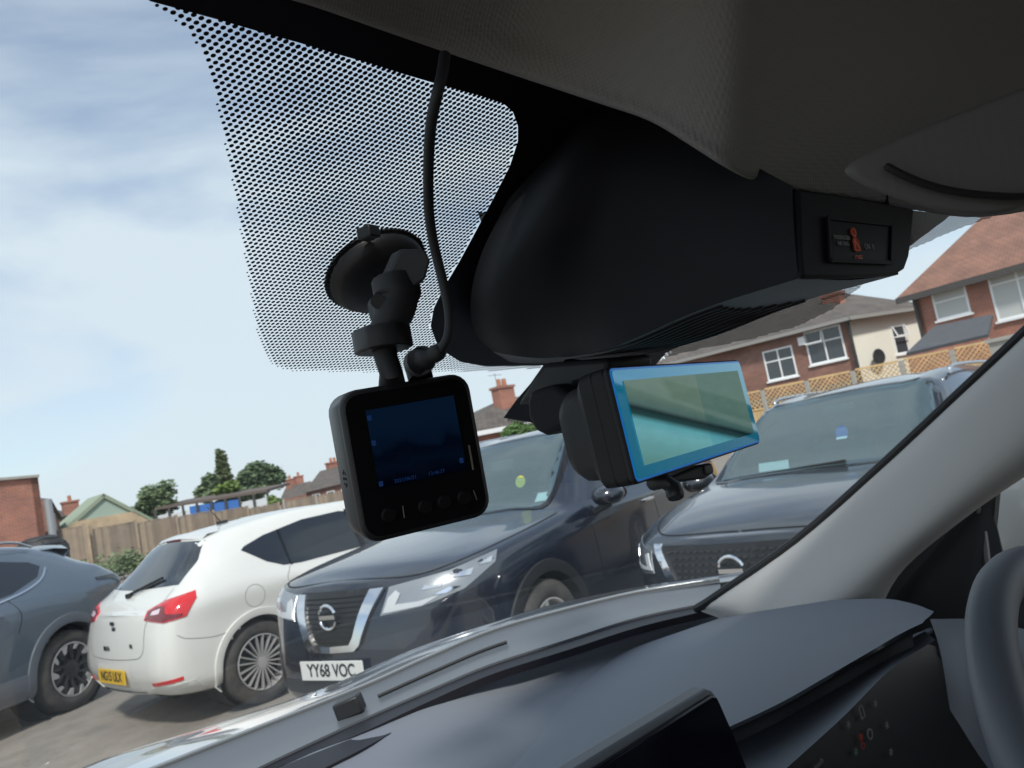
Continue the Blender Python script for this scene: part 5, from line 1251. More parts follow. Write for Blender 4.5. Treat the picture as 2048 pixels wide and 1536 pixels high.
def disp_mat():
    """what the rear camera shows: a rough pale wall, a dark bar and a bright lower field"""
    m = bpy.data.materials.new('rear_camera_picture'); m.use_nodes = True; t_ = m.node_tree; t_.nodes.clear()
    o = N(t_, 'ShaderNodeOutputMaterial'); uv = N(t_, 'ShaderNodeUVMap'); sx = N(t_, 'ShaderNodeSeparateXYZ'); t_.links.new(uv.outputs[0], sx.inputs[0])
    def M2(op, a, b_=None):
        n = N(t_, 'ShaderNodeMath', operation=op); 
        for i, v in enumerate((a, b_)):
            if v is None: continue
            if isinstance(v, (int, float)): n.inputs[i].default_value = v
            else: t_.links.new(v, n.inputs[i])
        return n.outputs[0]
    # h = v + slope*u ; the bar falls to the right
    h = M2('ADD', M2('SUBTRACT', sx.outputs[1], .08), M2('MULTIPLY', sx.outputs[0], .74))
    r = N(t_, 'ShaderNodeValToRGB'); t_.links.new(h, r.inputs[0]); e = r.color_ramp.elements
    e[0].position = 0; e[0].color = (.10, .26, .25, 1)
    e[1].position = .36; e[1].color = (.14, .38, .41, 1)
    for pos, c_ in ((.47, (.10, .34, .38, 1)), (.545, (.012, .05, .05, 1)), (.62, (.006, .02, .022, 1)), (.68, (.07, .13, .12, 1)), (.78, (.10, .17, .14, 1)), (1.0, (.12, .19, .15, 1))):
        q = e.new(pos); q.color = c_
    nz_ = N(t_, 'ShaderNodeTexNoise'); nz_.inputs['Scale'].default_value = 9; nz_.inputs['Detail'].default_value = 5; t_.links.new(uv.outputs[0], nz_.inputs[0])
    mu = N(t_, 'ShaderNodeMixRGB', blend_type='OVERLAY'); mu.inputs[0].default_value = .15; t_.links.new(r.outputs[0], mu.inputs[1]); t_.links.new(nz_.outputs[0], mu.inputs[2])
    # darker plant mass and blue car at the right of the upper field
    v_ = M2('GREATER_THAN', sx.outputs[0], .55); m3 = N(t_, 'ShaderNodeMixRGB', blend_type='MULTIPLY'); m3.inputs[2].default_value = (.72, .86, .92, 1); t_.links.new(M2('MULTIPLY', v_, .9), m3.inputs[0]); t_.links.new(mu.outputs[0], m3.inputs[1])
    em = N(t_, 'ShaderNodeEmission'); em.inputs[1].default_value = .55; t_.links.new(m3.outputs[0], em.inputs[0])
    gl = N(t_, 'ShaderNodeBsdfGlossy'); gl.inputs['Roughness'].default_value = .05; ad = N(t_, 'ShaderNodeMixShader'); ad.inputs[0].default_value = .06
    t_.links.new(em.outputs[0], ad.inputs[1]); t_.links.new(gl.outputs[0], ad.inputs[2]); t_.links.new(ad.outputs[0], o.inputs[0]); return m
dw, dh = .222, .058
dp = MB().add([MM @ Vector((x*dw/2, -.0022, z*dh/2)) for x, z in ((-1, -1), (1, -1), (1, 1), (-1, 1))], [(0, 1, 2, 3)]).build('display', disp_mat(), mir, world=True)
for l, uvc in zip(dp.data.uv_layers[0].data, ()): pass
for l, lp in zip(dp.data.uv_layers[0].data, dp.data.loops):
    l.uv = ((0, 0), (1, 0), (1, 1), (0, 1))[lp.vertex_index]
MB().tube([MM @ Vector((-.02, .03, .02)), MM @ Vector((-.03, .055, .045)), MM @ Vector((-.035, .085, .055))], [.012, .010, .012], 12).build('mirror_stem', M_soft, own, smooth=True, world=True)
# lever and button block below
MB().tube(smoothline([ATY(1305, 965, .37), ATY(1325, 962, .36), ATY(1345, 975, .355), ATY(1352, 996, .352)], 4), [.006]*4+[.0055]*4+[.0065]*4+[.0055], 10).build('dipping_lever', M_black, mir, smooth=True, world=True)
bb = MB().prism([ATY(1338, 955, .385), ATY(1400, 930, .385), ATY(1425, 925, .385), ATY(1430, 945, .385), ATY(1412, 957, .385), ATY(1350, 966, .385)], (0, .02, 0)).build('button_block', M_soft, mir, bevel=.002, world=True)
MB().prism([ATY(1408, 930, .3835), ATY(1424, 928, .3835), ATY(1427, 944, .3835), ATY(1412, 950, .3835)], (0, .003, 0)).build('button', M_black, bb, bevel=.001, world=True)

# ------------------------------------------------------------------ driver-side pillar, sail panel, door, outside mirror
def pil(px, py, t): return CAMPOS+ray(px, py).normalized()*t
A_ = [(1400, 1222, 1.20), (1440, 1197, 1.14), (1600, 1085, 1.10), (1760, 945, 1.07), (1900, 815, 1.05), (2060, 665, 1.03), (2300, 430, 1.0)]
B_ = [(1475, 1250, 1.14), (1530, 1212, 1.09), (1690, 1085, 1.05), (1840, 945, 1.02), (1980, 820, 1.0), (2130, 680, .98), (2360, 460, .95)]
C_ = [(1560, 1290, 1.08), (1650, 1225, 1.04), (1780, 1105, 1.01), (1915, 990, .98), (2050, 880, .96), (2190, 760, .94), (2420, 560, .92)]
D_ = [(1680, 1310, 1.10), (1748, 1222, 1.06), (1806, 1130, 1.03), (1940, 1020, 1.0), (2090, 918, .98), (2240, 810, .96), (2480, 630, .94)]
D2_ = [(1682, 1316, 1.16), (1752, 1226, 1.12), (1812, 1134, 1.09), (1944, 1026, 1.06), (2094, 924, 1.04), (2246, 816, 1.02), (2486, 636, 1.0)]
Z_ = [(x-4, y-3, t+.05) for x, y, t in A_]
MB().grid(patch([[pil(*q) for q in r] for r in (Z_, A_, B_, C_, D_, D2_)], 5, 5)).build('pillar_trim', M_pillar, own, smooth=True, angle=180, world=True)
MB().tube(smoothline([pil(x-6, y-5, t+.012) for x, y, t in A_], 4), .0065, 8).build('glass_seal', M_seal, own, smooth=True, world=True)
S = [pil(1730, 1260, 1.16), pil(1800, 1120, 1.16), pil(1960, 990, 1.16), pil(1995, 960, 1.18), pil(1985, 1060, 1.2), pil(2010, 1160, 1.18), pil(2200, 1300, 1.16), pil(1900, 1300, 1.1)]
MB().prism(S, (.02, 0, 0)).build('sail_panel', M_soft, own, bevel=.003, world=True)
MB().tube(smoothline([pil(1955, 1010, 1.17), pil(1968, 1070, 1.17), pil(1975, 1130, 1.16)], 4), .004, 6).build('window_channel', mat('channel_grey', (.22, .21, .2), .5), own, smooth=True, world=True)
# outside mirror housing in white
mc = pil(2080, 1040, 1.42); rws = []
for k, (o, s_) in enumerate(((-.13, .35), (-.12, .75), (-.08, .95), (0, 1.0), (.10, .96), (.16, .7))):
    rws.append([mc+Vector((o*1.0, .0, 0))+Vector((0, .075*s_*math.cos(a), .088*s_*math.sin(a)))+Vector((0, 0, -.01*(k-3))) for a in [2*math.pi*i/24 for i in range(24)]])
mbm = MB().grid(rws, True); mbm.f.append(tuple(range(24))); mbm.mi.append(0)
mbm.build('outside_mirror', M_whitep2, own, smooth=True, angle=60, world=True)

# ------------------------------------------------------------------ dashboard
def dz(x, y, z): return ATZ(x, y, EYE-z)
Hd = [[dz(960, 1368, 0.345), dz(1100, 1342, 0.328), dz(1200, 1318, 0.310), dz(1300, 1284, 0.292), dz(1420, 1243, 0.272), dz(1500, 1217, 0.258), dz(1590, 1205, 0.245), dz(1750, 1197, 0.228), dz(1820, 1206, 0.218), dz(1868, 1223, 0.210)],
      [dz(930, 1400, 0.342), dz(1080, 1375, 0.325), dz(1190, 1350, 0.307), dz(1300, 1318, 0.289), dz(1420, 1280, 0.269), dz(1500, 1250, 0.255), dz(1600, 1232, 0.242), dz(1740, 1219, 0.225), dz(1810, 1223, 0.215), dz(1863, 1229, 0.207)],
      [dz(900, 1450, 0.339), dz(1060, 1430, 0.322), dz(1180, 1410, 0.304), dz(1300, 1385, 0.286), dz(1420, 1350, 0.266), dz(1520, 1310, 0.252), dz(1620, 1280, 0.239), dz(1740, 1250, 0.222), dz(1805, 1241, 0.212), dz(1856, 1235, 0.204)],
      [dz(870, 1530, 0.336), dz(1040, 1520, 0.319), dz(1180, 1500, 0.301), dz(1310, 1465, 0.283), dz(1430, 1420, 0.263), dz(1530, 1375, 0.249), dz(1630, 1325, 0.236), dz(1730, 1278, 0.219), dz(1800, 1252, 0.209), dz(1850, 1240, 0.201)],
      [dz(840, 1640, 0.333), dz(1030, 1640, 0.316), dz(1190, 1580, 0.298), dz(1320, 1515, 0.280), dz(1462, 1452, 0.260), dz(1562, 1405, 0.246), dz(1650, 1355, 0.233), dz(1742, 1302, 0.216), dz(1800, 1268, 0.206), dz(1845, 1246, 0.198)]]
lip = [p+Vector((.0, -.012, -.012)) for p in Hd[-1]]; lip2 = [p+Vector((.0, .012, -.020)) for p in Hd[-1]]
MB().grid(patch([[p.copy() for p in lip2], [p+Vector((0, .01, -.010)) for p in Hd[-1]], [p+Vector((0, .0, -.003)) for p in Hd[-1]]], 4, 4)).build('hood_shade_strip', M_soft, own, smooth=True, world=True)  # black strip paints the shade under the hood lip
MB().grid(patch(Hd, 4, 4)).build('instrument_hood', M_dash, own, smooth=True, angle=50, world=True)
E_ = [(100, 1625), (332, 1532), (530, 1454), (727, 1376), (860, 1316), (990, 1262), (1130, 1222), (1280, 1186), (1440, 1160)]
S_ = [(180, 1680), (420, 1580), (580, 1504), (727, 1436), (860, 1378), (980, 1328), (1130, 1280), (1280, 1233), (1440, 1200)]
K_ = [(280, 1700), (500, 1562), (620, 1508), (727, 1464), (860, 1402), (985, 1348), (1135, 1300), (1285, 1252), (1445, 1214)]
DE = [1.17, 1.19, 1.22, 1.25, 1.28, 1.31, 1.34, 1.37, 1.39]
def kpt(x):
    for (x0, y0), (x1, y1), e0, e1, t0, t1 in zip(K_[:-1], K_[1:], E_[:-1], E_[1:], DE[:-1], DE[1:]):
        if x0 <= x <= x1:
            f = (x-x0)/(x1-x0); z = pil(*e0, t0).z*(1-f)+pil(*e1, t1).z*f; return ATZ(x, y0+(y1-y0)*f-8, z-.0095)
# lower pad in front of the passenger
lp = [[kpt(x) for x in (285, 440, 590, 780, 1000, 1150, 1300, 1444)]+[dz(1600, 1190, .280), dz(1780, 1180, .275)],
      [dz(200, 1740, .328), dz(350, 1700, .328), dz(540, 1620, .316), dz(770, 1510, .311), dz(1010, 1400, .310), dz(1160, 1340, .306), dz(1310, 1290, .306), dz(1460, 1240, .301), dz(1600, 1215, .296), dz(1800, 1205, .29)],
      [dz(400, 1850, .33), dz(520, 1820, .33), dz(690, 1740, .325), dz(880, 1640, .322), dz(1080, 1540, .325), dz(1220, 1460, .325), dz(1350, 1390, .325), dz(1480, 1330, .322), dz(1640, 1290, .315), dz(1860, 1260, .31)],
      [dz(650, 2050, .40), dz(760, 2020, .40), dz(900, 1950, .40), dz(1040, 1850, .40), dz(1200, 1740, .40), dz(1320, 1660, .40), dz(1440, 1570, .40), dz(1580, 1500, .40), dz(1760, 1430, .40), dz(1990, 1390, .40)]]
MB().grid(patch(lp, 4, 4)).build('dashboard', M_dash, own, smooth=True, angle=180, world=True)
# raised trim lines and vents
def strip(name, top_, bot_, z0, z1, m_, parent=own, lift=.002):
    a = smoothline([dz(x, y, z) for x, y, z in top_], 5); b = smoothline([dz(x, y, z) for x, y, z in bot_], 5)
    return MB().grid([[p+Vector((0, 0, lift)) for p in a], [p+Vector((0, 0, lift)) for p in b], [p+Vector((0, -.002, -.01)) for p in b]]).build(name, m_, parent, smooth=True, angle=30, world=True)
strip('demister_vent', [(430, 1590, .311), (569, 1534, .308), (690, 1486, .306), (801, 1445, .305)], [(560, 1592, .311), (653, 1538, .309), (720, 1504, .307), (782, 1470, .306)], 0, 0, M_frit, lift=.002)
strip('demister_slot', [(1110, 1298, .300), (1276, 1247, .296), (1360, 1228, .294), (1440, 1221, .292)], [(985, 1352, .303), (1125, 1333, .304), (1250, 1290, .300), (1440, 1226, .292)], 0, 0, M_frit, lift=.004)
def wsrow(P, o): return [WS(x, y, o) for x, y in smoothline([(a, b, 0) for a, b in P], 5) for _ in (0,)] if False else [WS(q.x, q.y, o) for q in smoothline([(a, b, 0) for a, b in P], 5)]
def yz(x, y, Y): return ATY(x, y, Y)
def wsout(x, y, o): return WS(x, y, -o)
a = smoothline([pil(x, y, t) for (x, y), t in zip(E_, DE)], 5); b = smoothline([ATZ(x, y, pil(ex_, ey_, t).z-.004) for (x, y), (ex_, ey_), t in zip(S_, E_, DE)], 5)
mid_ = [p.lerp(q, .5)+Vector((0, 0, -.006)) for p, q in zip(a, b)]
MB().grid([[p+Vector((0, .01, -.03)) for p in a], a, mid_, b, [p+Vector((0, 0, -.006)) for p in b]]).build('scuttle_panel', mat('scuttle_grey', (.115, .125, .14), .38), own, smooth=True, angle=60, world=True)
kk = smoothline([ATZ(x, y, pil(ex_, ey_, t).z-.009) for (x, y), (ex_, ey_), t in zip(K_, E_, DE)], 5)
MB().grid([[p+Vector((0, 0, -.003)) for p in b], kk, [p+Vector((0, 0, -.01)) for p in kk]]).build('windscreen_base_shade', M_frit, own, smooth=True, angle=30, world=True)  # black strip paints the shadow where the glass meets the dashboard
MB().tube([p+Vector((0, .002, .002)) for p in a], .0036, 8).build('bonnet_edge', M_silver, own, smooth=True, angle=180, world=True)
wp = [p+Vector((0, 0, .005)) for p in mid_[16:27]]
wpo = MB().tube(wp, .003, 6).build('wiper_arm', M_black, own, smooth=True, world=True)
MB().beam(AT(674, 1424, 1.05), AT(724, 1402, 1.05), .026, .024).build('wiper_joint', M_black, wpo, bevel=.003, world=True)
# bonnet
B0 = [(60, 1640, 1.36), (330, 1530, 1.33), (528, 1453, 1.32), (727, 1376, 1.32), (860, 1318, 1.33), (990, 1264, 1.34), (1130, 1224, 1.35), (1280, 1190, 1.36), (1420, 1168, 1.37), (1560, 1150, 1.38)]
B1 = [(150, 1545, 1.60), (235, 1511, 1.62), (420, 1456, 1.66), (640, 1383, 1.70), (820, 1305, 1.72), (1000, 1246, 1.74), (1100, 1216, 1.74), (1250, 1185, 1.74), (1400, 1163, 1.72), (1560, 1140, 1.70)]
bp0 = [pil(*q) for q in B0]; bp1 = [pil(*q) for q in B1]
bm_ = [p.lerp(q, .5)+Vector((0, 0, .006)) for p, q in zip(bp0, bp1)]
bp2 = [q+(q-p).normalized()*.3*Vector((1, 1, 0))+Vector((0, 0, -.13)) for p, q in zip(bp0, bp1)]
bp3 = [q+(q-p)*Vector((1, 1, 0))*.7+Vector((0, 0, -.42)) for p, q in zip(bp0, bp1)]
MB().grid(patch([bp0, bm_, bp1, bp2, bp3], 5, 6)).build('bonnet', M_silver, own, smooth=True, angle=180, world=True)

# centre touch screen
YD = .40
top_e = [ATY(1120, 1566, YD), ATY(1424, 1379, YD), ATY(1436, 1381, YD), ATY(1444, 1395, YD), ATY(1470, 1456, YD), ATY(1504, 1536, YD), ATY(1560, 1680, YD), ATY(1150, 1750, YD)]
sc_ = MB().prism([p+Vector((0, .004, 0)) for p in top_e], (0, .018, 0)).build('touch_screen', M_dashlow, own, bevel=.004, bseg=3, world=True)
cen = sum(top_e, Vector())/len(top_e)
MB().prism([ATY(1130, 1578, YD), ATY(1425, 1392, YD), ATY(1434, 1394, YD), ATY(1441, 1408, YD), ATY(1466, 1466, YD), ATY(1498, 1545, YD), ATY(1548, 1670, YD), ATY(1160, 1730, YD)], (0, .006, 0)).build('screen_glass', mat('screen_black', (.006, .006, .012), .12), sc_, bevel=.001, world=True)

# instrument cluster
YK = .47
ck = [(1520, 1610), (1563, 1536), (1632, 1450), (1702, 1376), (1795, 1298), (1868, 1262), (1876, 1266), (1882, 1311), (1933, 1372), (1962, 1425), (1983, 1480), (2000, 1540), (2010, 1640)]
ckp = [ATY(x, y, YK-.03*(y-1262)/300) for x, y in ck]
cl_ = MB().prism([p+Vector((0, .004, 0)) for p in ckp], (0, .03, 0)).build('instrument_cluster', mat('cluster_smoked', (.008, .008, .010), .35), own, bevel=.001, world=True)
MB().tube([p+Vector((0, .0, .0)) for p in smoothline([ATY(x, y, YK-.03*(y-1262)/300) for x, y in ((1520, 1600), (1560, 1532), (1630, 1445), (1700, 1371), (1793, 1293), (1868, 1258))], 4)], .0035, 6).build('cluster_trim', M_dash, cl_, smooth=True, world=True)
cn = MB()
# shelf between hood and cluster, and door top beyond
sh = [[p+Vector((0, -.004, -.03)) for p in (dz(1440, 1500, .30), dz(1560, 1440, .295), dz(1700, 1355, .285), dz(1840, 1265, .268))], [ATY(1480, 1640, .46), ATY(1560, 1545, .46), ATY(1700, 1385, .465), ATY(1872, 1268, .475)]]
MB().grid(patch([[pil(1440, 1500, .86), pil(1475, 1470, .85), pil(1570, 1432, .84), pil(1660, 1380, .84), pil(1760, 1310, .84), pil(1850, 1262, .84)], [pil(1450, 1640, .72), pil(1500, 1600, .72), pil(1580, 1530, .72), pil(1690, 1430, .73), pil(1780, 1340, .75), pil(1870, 1280, .78)]], 5, 3)).build('cluster_shelf', M_dash, own, smooth=True, world=True)
MB().grid(patch([[pil(1860, 1238, .95), pil(1960, 1240, .98), pil(2100, 1270, .95)], [pil(1880, 1300, .86), pil(1970, 1320, .88), pil(2110, 1350, .86)], [pil(1900, 1420, .80), pil(2000, 1560, .76), pil(2140, 1600, .72)]], 5, 5)).build('dash_end', M_dashlow, own, smooth=True, world=True)
M_ig = mat('icon_dim_green', (.02, .05, .04), .5, emit=(.35, .55, .45), estr=.02); M_iw = mat('icon_dim_white', (.035, .035, .035), .5, emit=(.6, .6, .55), estr=.02); M_ir = mat('icon_dim_red', (.05, .012, .01), .5, emit=(1, .08, .04), estr=.03)
e1 = (ATY(1800, 1300, .46)-ATY(1600, 1490, .46)).normalized(); e2 = Vector((0, -1, 0)).cross(e1) if False else e1.cross(Vector((0, 1, 0)))
if e2.z < 0: e2 = -e2
def cicon(px, py, kind, m_, s=.004):
    p = ATY(px, py, YK-.03*(py-1262)/300-.001); q = MB()
    if kind == 'star':
        for k in range(3): a = math.pi*k/3; q.tube([p+(e1*math.cos(a)+e2*math.sin(a))*s, p-(e1*math.cos(a)+e2*math.sin(a))*s], s*.14, 4)
    elif kind == 'ring': q.tube([p+(e1*math.cos(a)+e2*math.sin(a))*s for a in [2*math.pi*k/12 for k in range(12)]], s*.16, 4, closed=True)
    elif kind == 'car': q.tube([p+e1*x*s+e2*z*s for x, z in ((-.6, -1), (-.6, .7), (-.3, 1.1), (.3, 1.1), (.6, .7), (.6, -1))], s*.14, 4, closed=True)
    q.build('warning_icon', m_, cl_, world=True)
for a in ((1722, 1387, 'star', M_iw), (1701, 1403, 'star', M_ig), (1751, 1407, 'star', M_iw), (1724, 1424, 'car', M_iw, .006), (1697, 1449, 'star', M_iw), (1774, 1450, 'star', M_iw), (1740, 1468, 'ring', M_iw, .005), (1722, 1474, 'star', M_ir), (1726, 1491, 'ring', M_ir, .003), (1712, 1503, 'star', M_ig), (1782, 1504, 'star', M_iw)): cicon(*a)
BM = basis(ATY(1638, 1466, YK-.024), e1, e2); text_mesh('cluster_lettering', '12:46', .0095, BM, M_iw, cl_, .0001, world=True)
BM = basis(ATY(1638, 1528, YK-.030), e1, e2); text_mesh('cluster_lettering', 'km/h', .0085, BM, M_iw, cl_, .0001, world=True)

# steering wheel
WC = Vector((.64, .16, EYE-.31)); WR = .175; wt_ = R(25); ex = Vector((1, 0, 0)); es = Vector((0, math.sin(wt_), math.cos(wt_))); wn_ = ex.cross(es)*-1
def wpt(a, r, o=0): return WC+(ex*math.cos(a)+es*math.sin(a))*r+wn_*o
w_ = MB().tube([wpt(2*math.pi*k/96, WR) for k in range(96)], .0152, 16, closed=True).build('steering_wheel', mat('wheel_leather', (.12, .13, .15), .5, bump=(700, .2, .0006)), own, smooth=True, angle=180, world=True)
for a in (R(-4), R(184)): MB().prism([wpt(a+.17, WR-.010, -.008), wpt(a-.17, WR-.010, -.008), wpt(a-.30, .07, .03), wpt(a+.30, .07, .03)], wn_*.014).build('wheel_spoke', M_dashlow, w_, bevel=.003, bseg=2, world=True)
MB().prism([wpt(2*math.pi*k/20, .07, .022) for k in range(20)], wn_*.03).build('wheel_hub', M_dashlow, w_, bevel=.01, bseg=3, world=True)
MB().tube([wpt(0, 0, .05), wpt(0, 0, .05)+Vector((0, .30, -.06))], .035, 14).build('steering_column', M_soft, w_, smooth=True, world=True)

# ------------------------------------------------------------------ dashcam on its sucker mount
DCL = Vector((.2415, .384, 1.5125))
dt = thing('dash_camera', 'square black dashcam with a dim blue screen, hanging from a suction cup on the windscreen', 'dashcam', tuple(DCL))
RC = Matrix.Rotation(R(-15.7), 4, 'Z') @ Matrix.Rotation(R(4.6), 4, 'X') @ Matrix.Rotation(R(-1.4), 4, 'Y')
DM_ = Matrix.Translation(DCL) @ RC
w, h = .080, .0875
body = rings(DM_, [rrect(w-.004, h-.004, .009, 0), rrect(w-.001, h-.001, .0105, .001), rrect(w, h, .011, .003), rrect(w, h, .011, .0035), rrect(w-.0006, h-.0006, .011, .0038), rrect(w, h, .011, .0042), rrect(w-.0005, h-.0005, .0115, .036), rrect(w-.003, h-.003, .012, .040), rrect(w-.010, h-.010, .010, .042)]).build('camera_body', mat('dashcam_plastic', (.016, .016, .017), .42), dt, smooth=True, angle=45, world=True)
MB().lathe([(0, .0), (.019, 0), (.019, .008), (.016, .010), (.015, .004), (0, .004)], DM_ @ Matrix.Translation((.0, .041, .0)) @ Matrix.Rotation(R(-90), 4, 'X'), 28).build('camera_lens', M_soft, dt, smooth=True, world=True)
rings(DM_, [rrect(w-.006, h-.006, .009, -.0006), rrect(w-.006, h-.006, .009, .0002)]).build('face_plate', mat('dashcam_face', (.006, .006, .007), .16), dt, world=True)
def scr_mat():
    m = bpy.data.materials.new('dashcam_picture'); m.use_nodes = True; t_ = m.node_tree; t_.nodes.clear()
    o = N(t_, 'ShaderNodeOutputMaterial'); uv = N(t_, 'ShaderNodeUVMap'); sx = N(t_, 'ShaderNodeSeparateXYZ'); t_.links.new(uv.outputs[0], sx.inputs[0])
    r = N(t_, 'ShaderNodeValToRGB'); e = r.color_ramp.elements; nz_ = N(t_, 'ShaderNodeTexNoise'); nz_.inputs['Scale'].default_value = 3.2; nz_.inputs['Detail'].default_value = 4; t_.links.new(uv.outputs[0], nz_.inputs[0])
    ad = N(t_, 'ShaderNodeMath', operation='MULTIPLY_ADD'); t_.links.new(nz_.outputs[0], ad.inputs[0]); ad.inputs[1].default_value = .55; t_.links.new(sx.outputs[1], ad.inputs[2]); t_.links.new(ad.outputs[0], r.inputs[0])
    e[0].position = 0; e[0].color = (.001, .002, .008, 1); e[1].position = .22; e[1].color = (.001, .003, .012, 1)
    for p_, c_ in ((.34, (.002, .008, .028, 1)), (.52, (.005, .020, .055, 1)), (.66, (.002, .010, .034, 1)), (.80, (.007, .03, .085, 1)), (1.0, (.009, .04, .11, 1))):
        q = e.new(p_); q.color = c_
    em = N(t_, 'ShaderNodeEmission'); em.inputs[1].default_value = .10; t_.links.new(r.outputs[0], em.inputs[0])
    gl = N(t_, 'ShaderNodeBsdfGlossy'); gl.inputs['Roughness'].default_value = .08; mx = N(t_, 'ShaderNodeMixShader'); mx.inputs[0].default_value = .04
    t_.links.new(em.outputs[0], mx.inputs[1]); t_.links.new(gl.outputs[0], mx.inputs[2]); t_.links.new(mx.outputs[0], o.inputs[0]); return m
sw_, sh_ = .054, .045
so_ = MB().add([DM_ @ Vector((.001+x*sw_/2, -.0012, .0085+z*sh_/2)) for x, z in ((-1, -1), (1, -1), (1, 1), (-1, 1))], [(0, 1, 2, 3)]).build('screen', scr_mat(), dt, world=True)
for l, lp_ in zip(so_.data.uv_layers[0].data, so_.data.loops): l.uv = ((0, 0), (1, 0), (1, 1), (0, 1))[lp_.vertex_index]
M_icb = mat('screen_icon_blue', (.0, .01, .05), .5, emit=(.02, .12, .5), estr=.06)
def TM(x, z): return DM_ @ Matrix.Translation((x, -.0016, z)) @ Matrix.Rotation(R(90), 4, 'X')
text_mesh('screen_lettering', '2021/06/21', .0030, TM(-.010, -.0118), M_icb, so_, .00005, world=True); text_mesh('screen_lettering', '12:46:27', .0030, TM(.009, -.0118), M_icb, so_, .00005, world=True)
for x, z in ((-.0245, .0265), (-.0245, .012), (.0255, -.008), (-.0245, -.0115)):
    rings(DM_ @ Matrix.Translation((x, 0, z)), [rrect(.0024, .003, .0005, -.0017, 2), rrect(.0024, .003, .0005, -.0013, 2)]).build('screen_icon', M_icb, so_, world=True)
M_face2 = mat('button_black', (.004, .004, .004), .5, spec=.2)
M_edge = mat('scuff_and_glint_tan', (.20, .17, .13), .4)
for i, x in enumerate((-.023, -.001, .011, .0235)):
    z = -.0300
    b_ = MB().lathe([(0, -.0014), (.0036, -.0014), (.0042, -.0008), (.0046, 0)], DM_ @ Matrix.Translation((x, -.0006, z)) @ Matrix.Rotation(R(90), 4, 'X') @ Matrix.Scale(-1, 4, (0, 0, 1)), 20).build('button', M_face2, dt, smooth=True, world=True)
MB().tube([DM_ @ Vector((-.0145, -.001, -.0335)), DM_ @ Vector((-.0142, -.001, -.0265))], .0003, 5).tube([DM_ @ Vector((.0310, -.001, -.0330)), DM_ @ Vector((.0298, -.001, -.0270))], .0003, 5).build('button_divider', M_edge, dt, world=True)
MB().tube([DM_ @ Vector((.0322, -.0006, .000)), DM_ @ Vector((.0322, -.0006, -.015))], .0006, 6).build('edge_glint', M_edge, dt, world=True)  # glint painted on as a pale tan strip along the body edge
MB().tube([DM_ @ Vector((-.0372, .003, -.018)), DM_ @ Vector((-.0368, .003, -.029))], .0005, 6).build('edge_scuff', M_edge, dt, world=True)
gr = MB()
for k in range(9):
    a = 2*math.pi*k/8; rr = .0042 if k < 8 else 0; c_ = Vector((-w/2-.0002, .019+rr*math.cos(a), -.006+rr*1.05*math.sin(a)))
    gr.tube([DM_ @ c_, DM_ @ (c_+Vector((.0008, 0, 0)))], .00085, 6)
gr.build('speaker_grille', mat('hole_black', (.001, .001, .001), 1), body, world=True)
# mount
mt = MB(); top_c = DM_ @ Vector((-.004, .014, h/2))
j0 = top_c+Vector((0, 0, -.002))
hub_ = AT(765, 680, .452)
mt.tube([j0, AT(782, 745, .445), AT(772, 715, .448), hub_], [.0085, .0068, .0068, .0085], 14)
mo = mt.build('mount_arm', M_soft, dt, smooth=True, world=True)
ax = Vector((0, 0, 1))
kn = [hub_+Vector((.0175*math.cos(a)*(1 if k % 2 else .96), .0175*math.sin(a)*(1 if k % 2 else .96), -.0065)) for k, a in enumerate([2*math.pi*q/12 for q in range(12)])]
MB().prism(kn, (0, 0, .0135)).build('locking_ring', M_black, dt, bevel=.0012, world=True)
wn = Vector((0, -SL/LN, -1/LN))*1.0   # inward normal of the glass (away from it)
sc0 = WS(752, 540, .001)
ta = Vector((1, 0, 0)); tb = wn.cross(ta).normalized()
MW_ = Matrix(((ta.x, tb.x, wn.x, sc0.x), (ta.y, tb.y, wn.y, sc0.y), (ta.z, tb.z, wn.z, sc0.z), (0, 0, 0, 1)))
sr = .0355
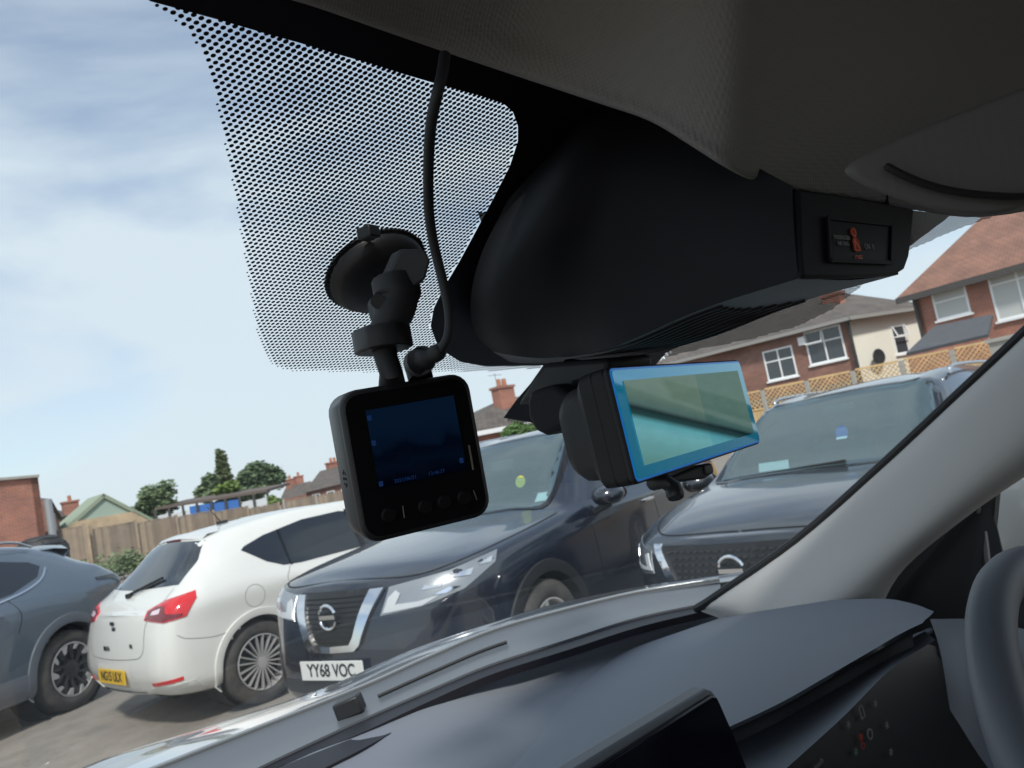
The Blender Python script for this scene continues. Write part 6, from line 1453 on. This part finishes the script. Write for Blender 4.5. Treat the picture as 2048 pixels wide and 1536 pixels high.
MB().lathe([(sr*1.06, .0), (sr*1.06, .0018), (sr, .003), (sr*.98, .007), (sr*.86, .0125), (sr*.5, .016), (0, .017)], MW_, 40).build('suction_cup', M_black, dt, smooth=True, angle=50, world=True)
rim_ = MB()
for k in range(72): a = 2*math.pi*k/72; c_ = MW_ @ Vector((sr*1.06*math.cos(a), sr*1.06*math.sin(a), .001)); rim_.box(c_, (.0012, .0012, .0012))
rim_.build('cup_serration', M_black, dt, world=True)['kind'] = 'stuff'
MB().box(WS(737, 466, .008), (.010, .012, .008), Matrix.Rotation(R(15), 4, 'Z')).build('release_tab', M_black, dt, bevel=.001, world=True)
lev = [AT(800, 497, .445), AT(850, 497, .44), AT(862, 520, .44), AT(852, 560, .443), AT(830, 575, .445), AT(832, 600, .447), AT(815, 635, .45), AT(755, 640, .45), AT(748, 600, .45), AT(768, 580, .45), AT(775, 555, .45)]
MB().prism(lev, (.004, .016, .003)).build('cam_lever', M_soft, dt, bevel=.002, bseg=3, world=True)
MB().tube([AT(756, 603, .440), AT(756, 603, .452)], .0042, 14).build('pivot_pin', M_black, dt, smooth=True, world=True)
MB().tube(smoothline([AT(790, 560, .455), AT(795, 600, .452), AT(780, 640, .45), AT(768, 675, .45)], 4), [.014]*4+[.012]*4+[.010]*4+[.010], 14).build('mount_neck', M_soft, dt, smooth=True, world=True)
# plug and cable up to the roof lining
pl = DM_ @ Vector((.0145, .014, h/2))
MB().tube(smoothline([pl, pl+Vector((-.001, 0, .010)), AT(838, 725, .40), AT(850, 714, .40)], 4), [.0078]*4+[.0078]*4+[.0072]*4+[.006], 12).tube(smoothline([AT(835, 722, .40), AT(862, 712, .395), AT(884, 700, .392)], 4), [.0062]*4+[.0045]*4+[.0035], 10).build('power_plug', M_soft, dt, smooth=True, world=True)
cb = [AT(880, 702, .392), AT(896, 672, .39), AT(898, 625, .39), AT(885, 560, .39), AT(868, 490, .385), AT(858, 420, .375), AT(857, 330, .36), AT(862, 250, .345), AT(874, 190, .335), AT(884, 150, .335), AT(890, 110, .34)]
MB().tube(smoothline(cb, 8), .0026, 10).build('power_cable', M_soft, dt, smooth=True, world=True)
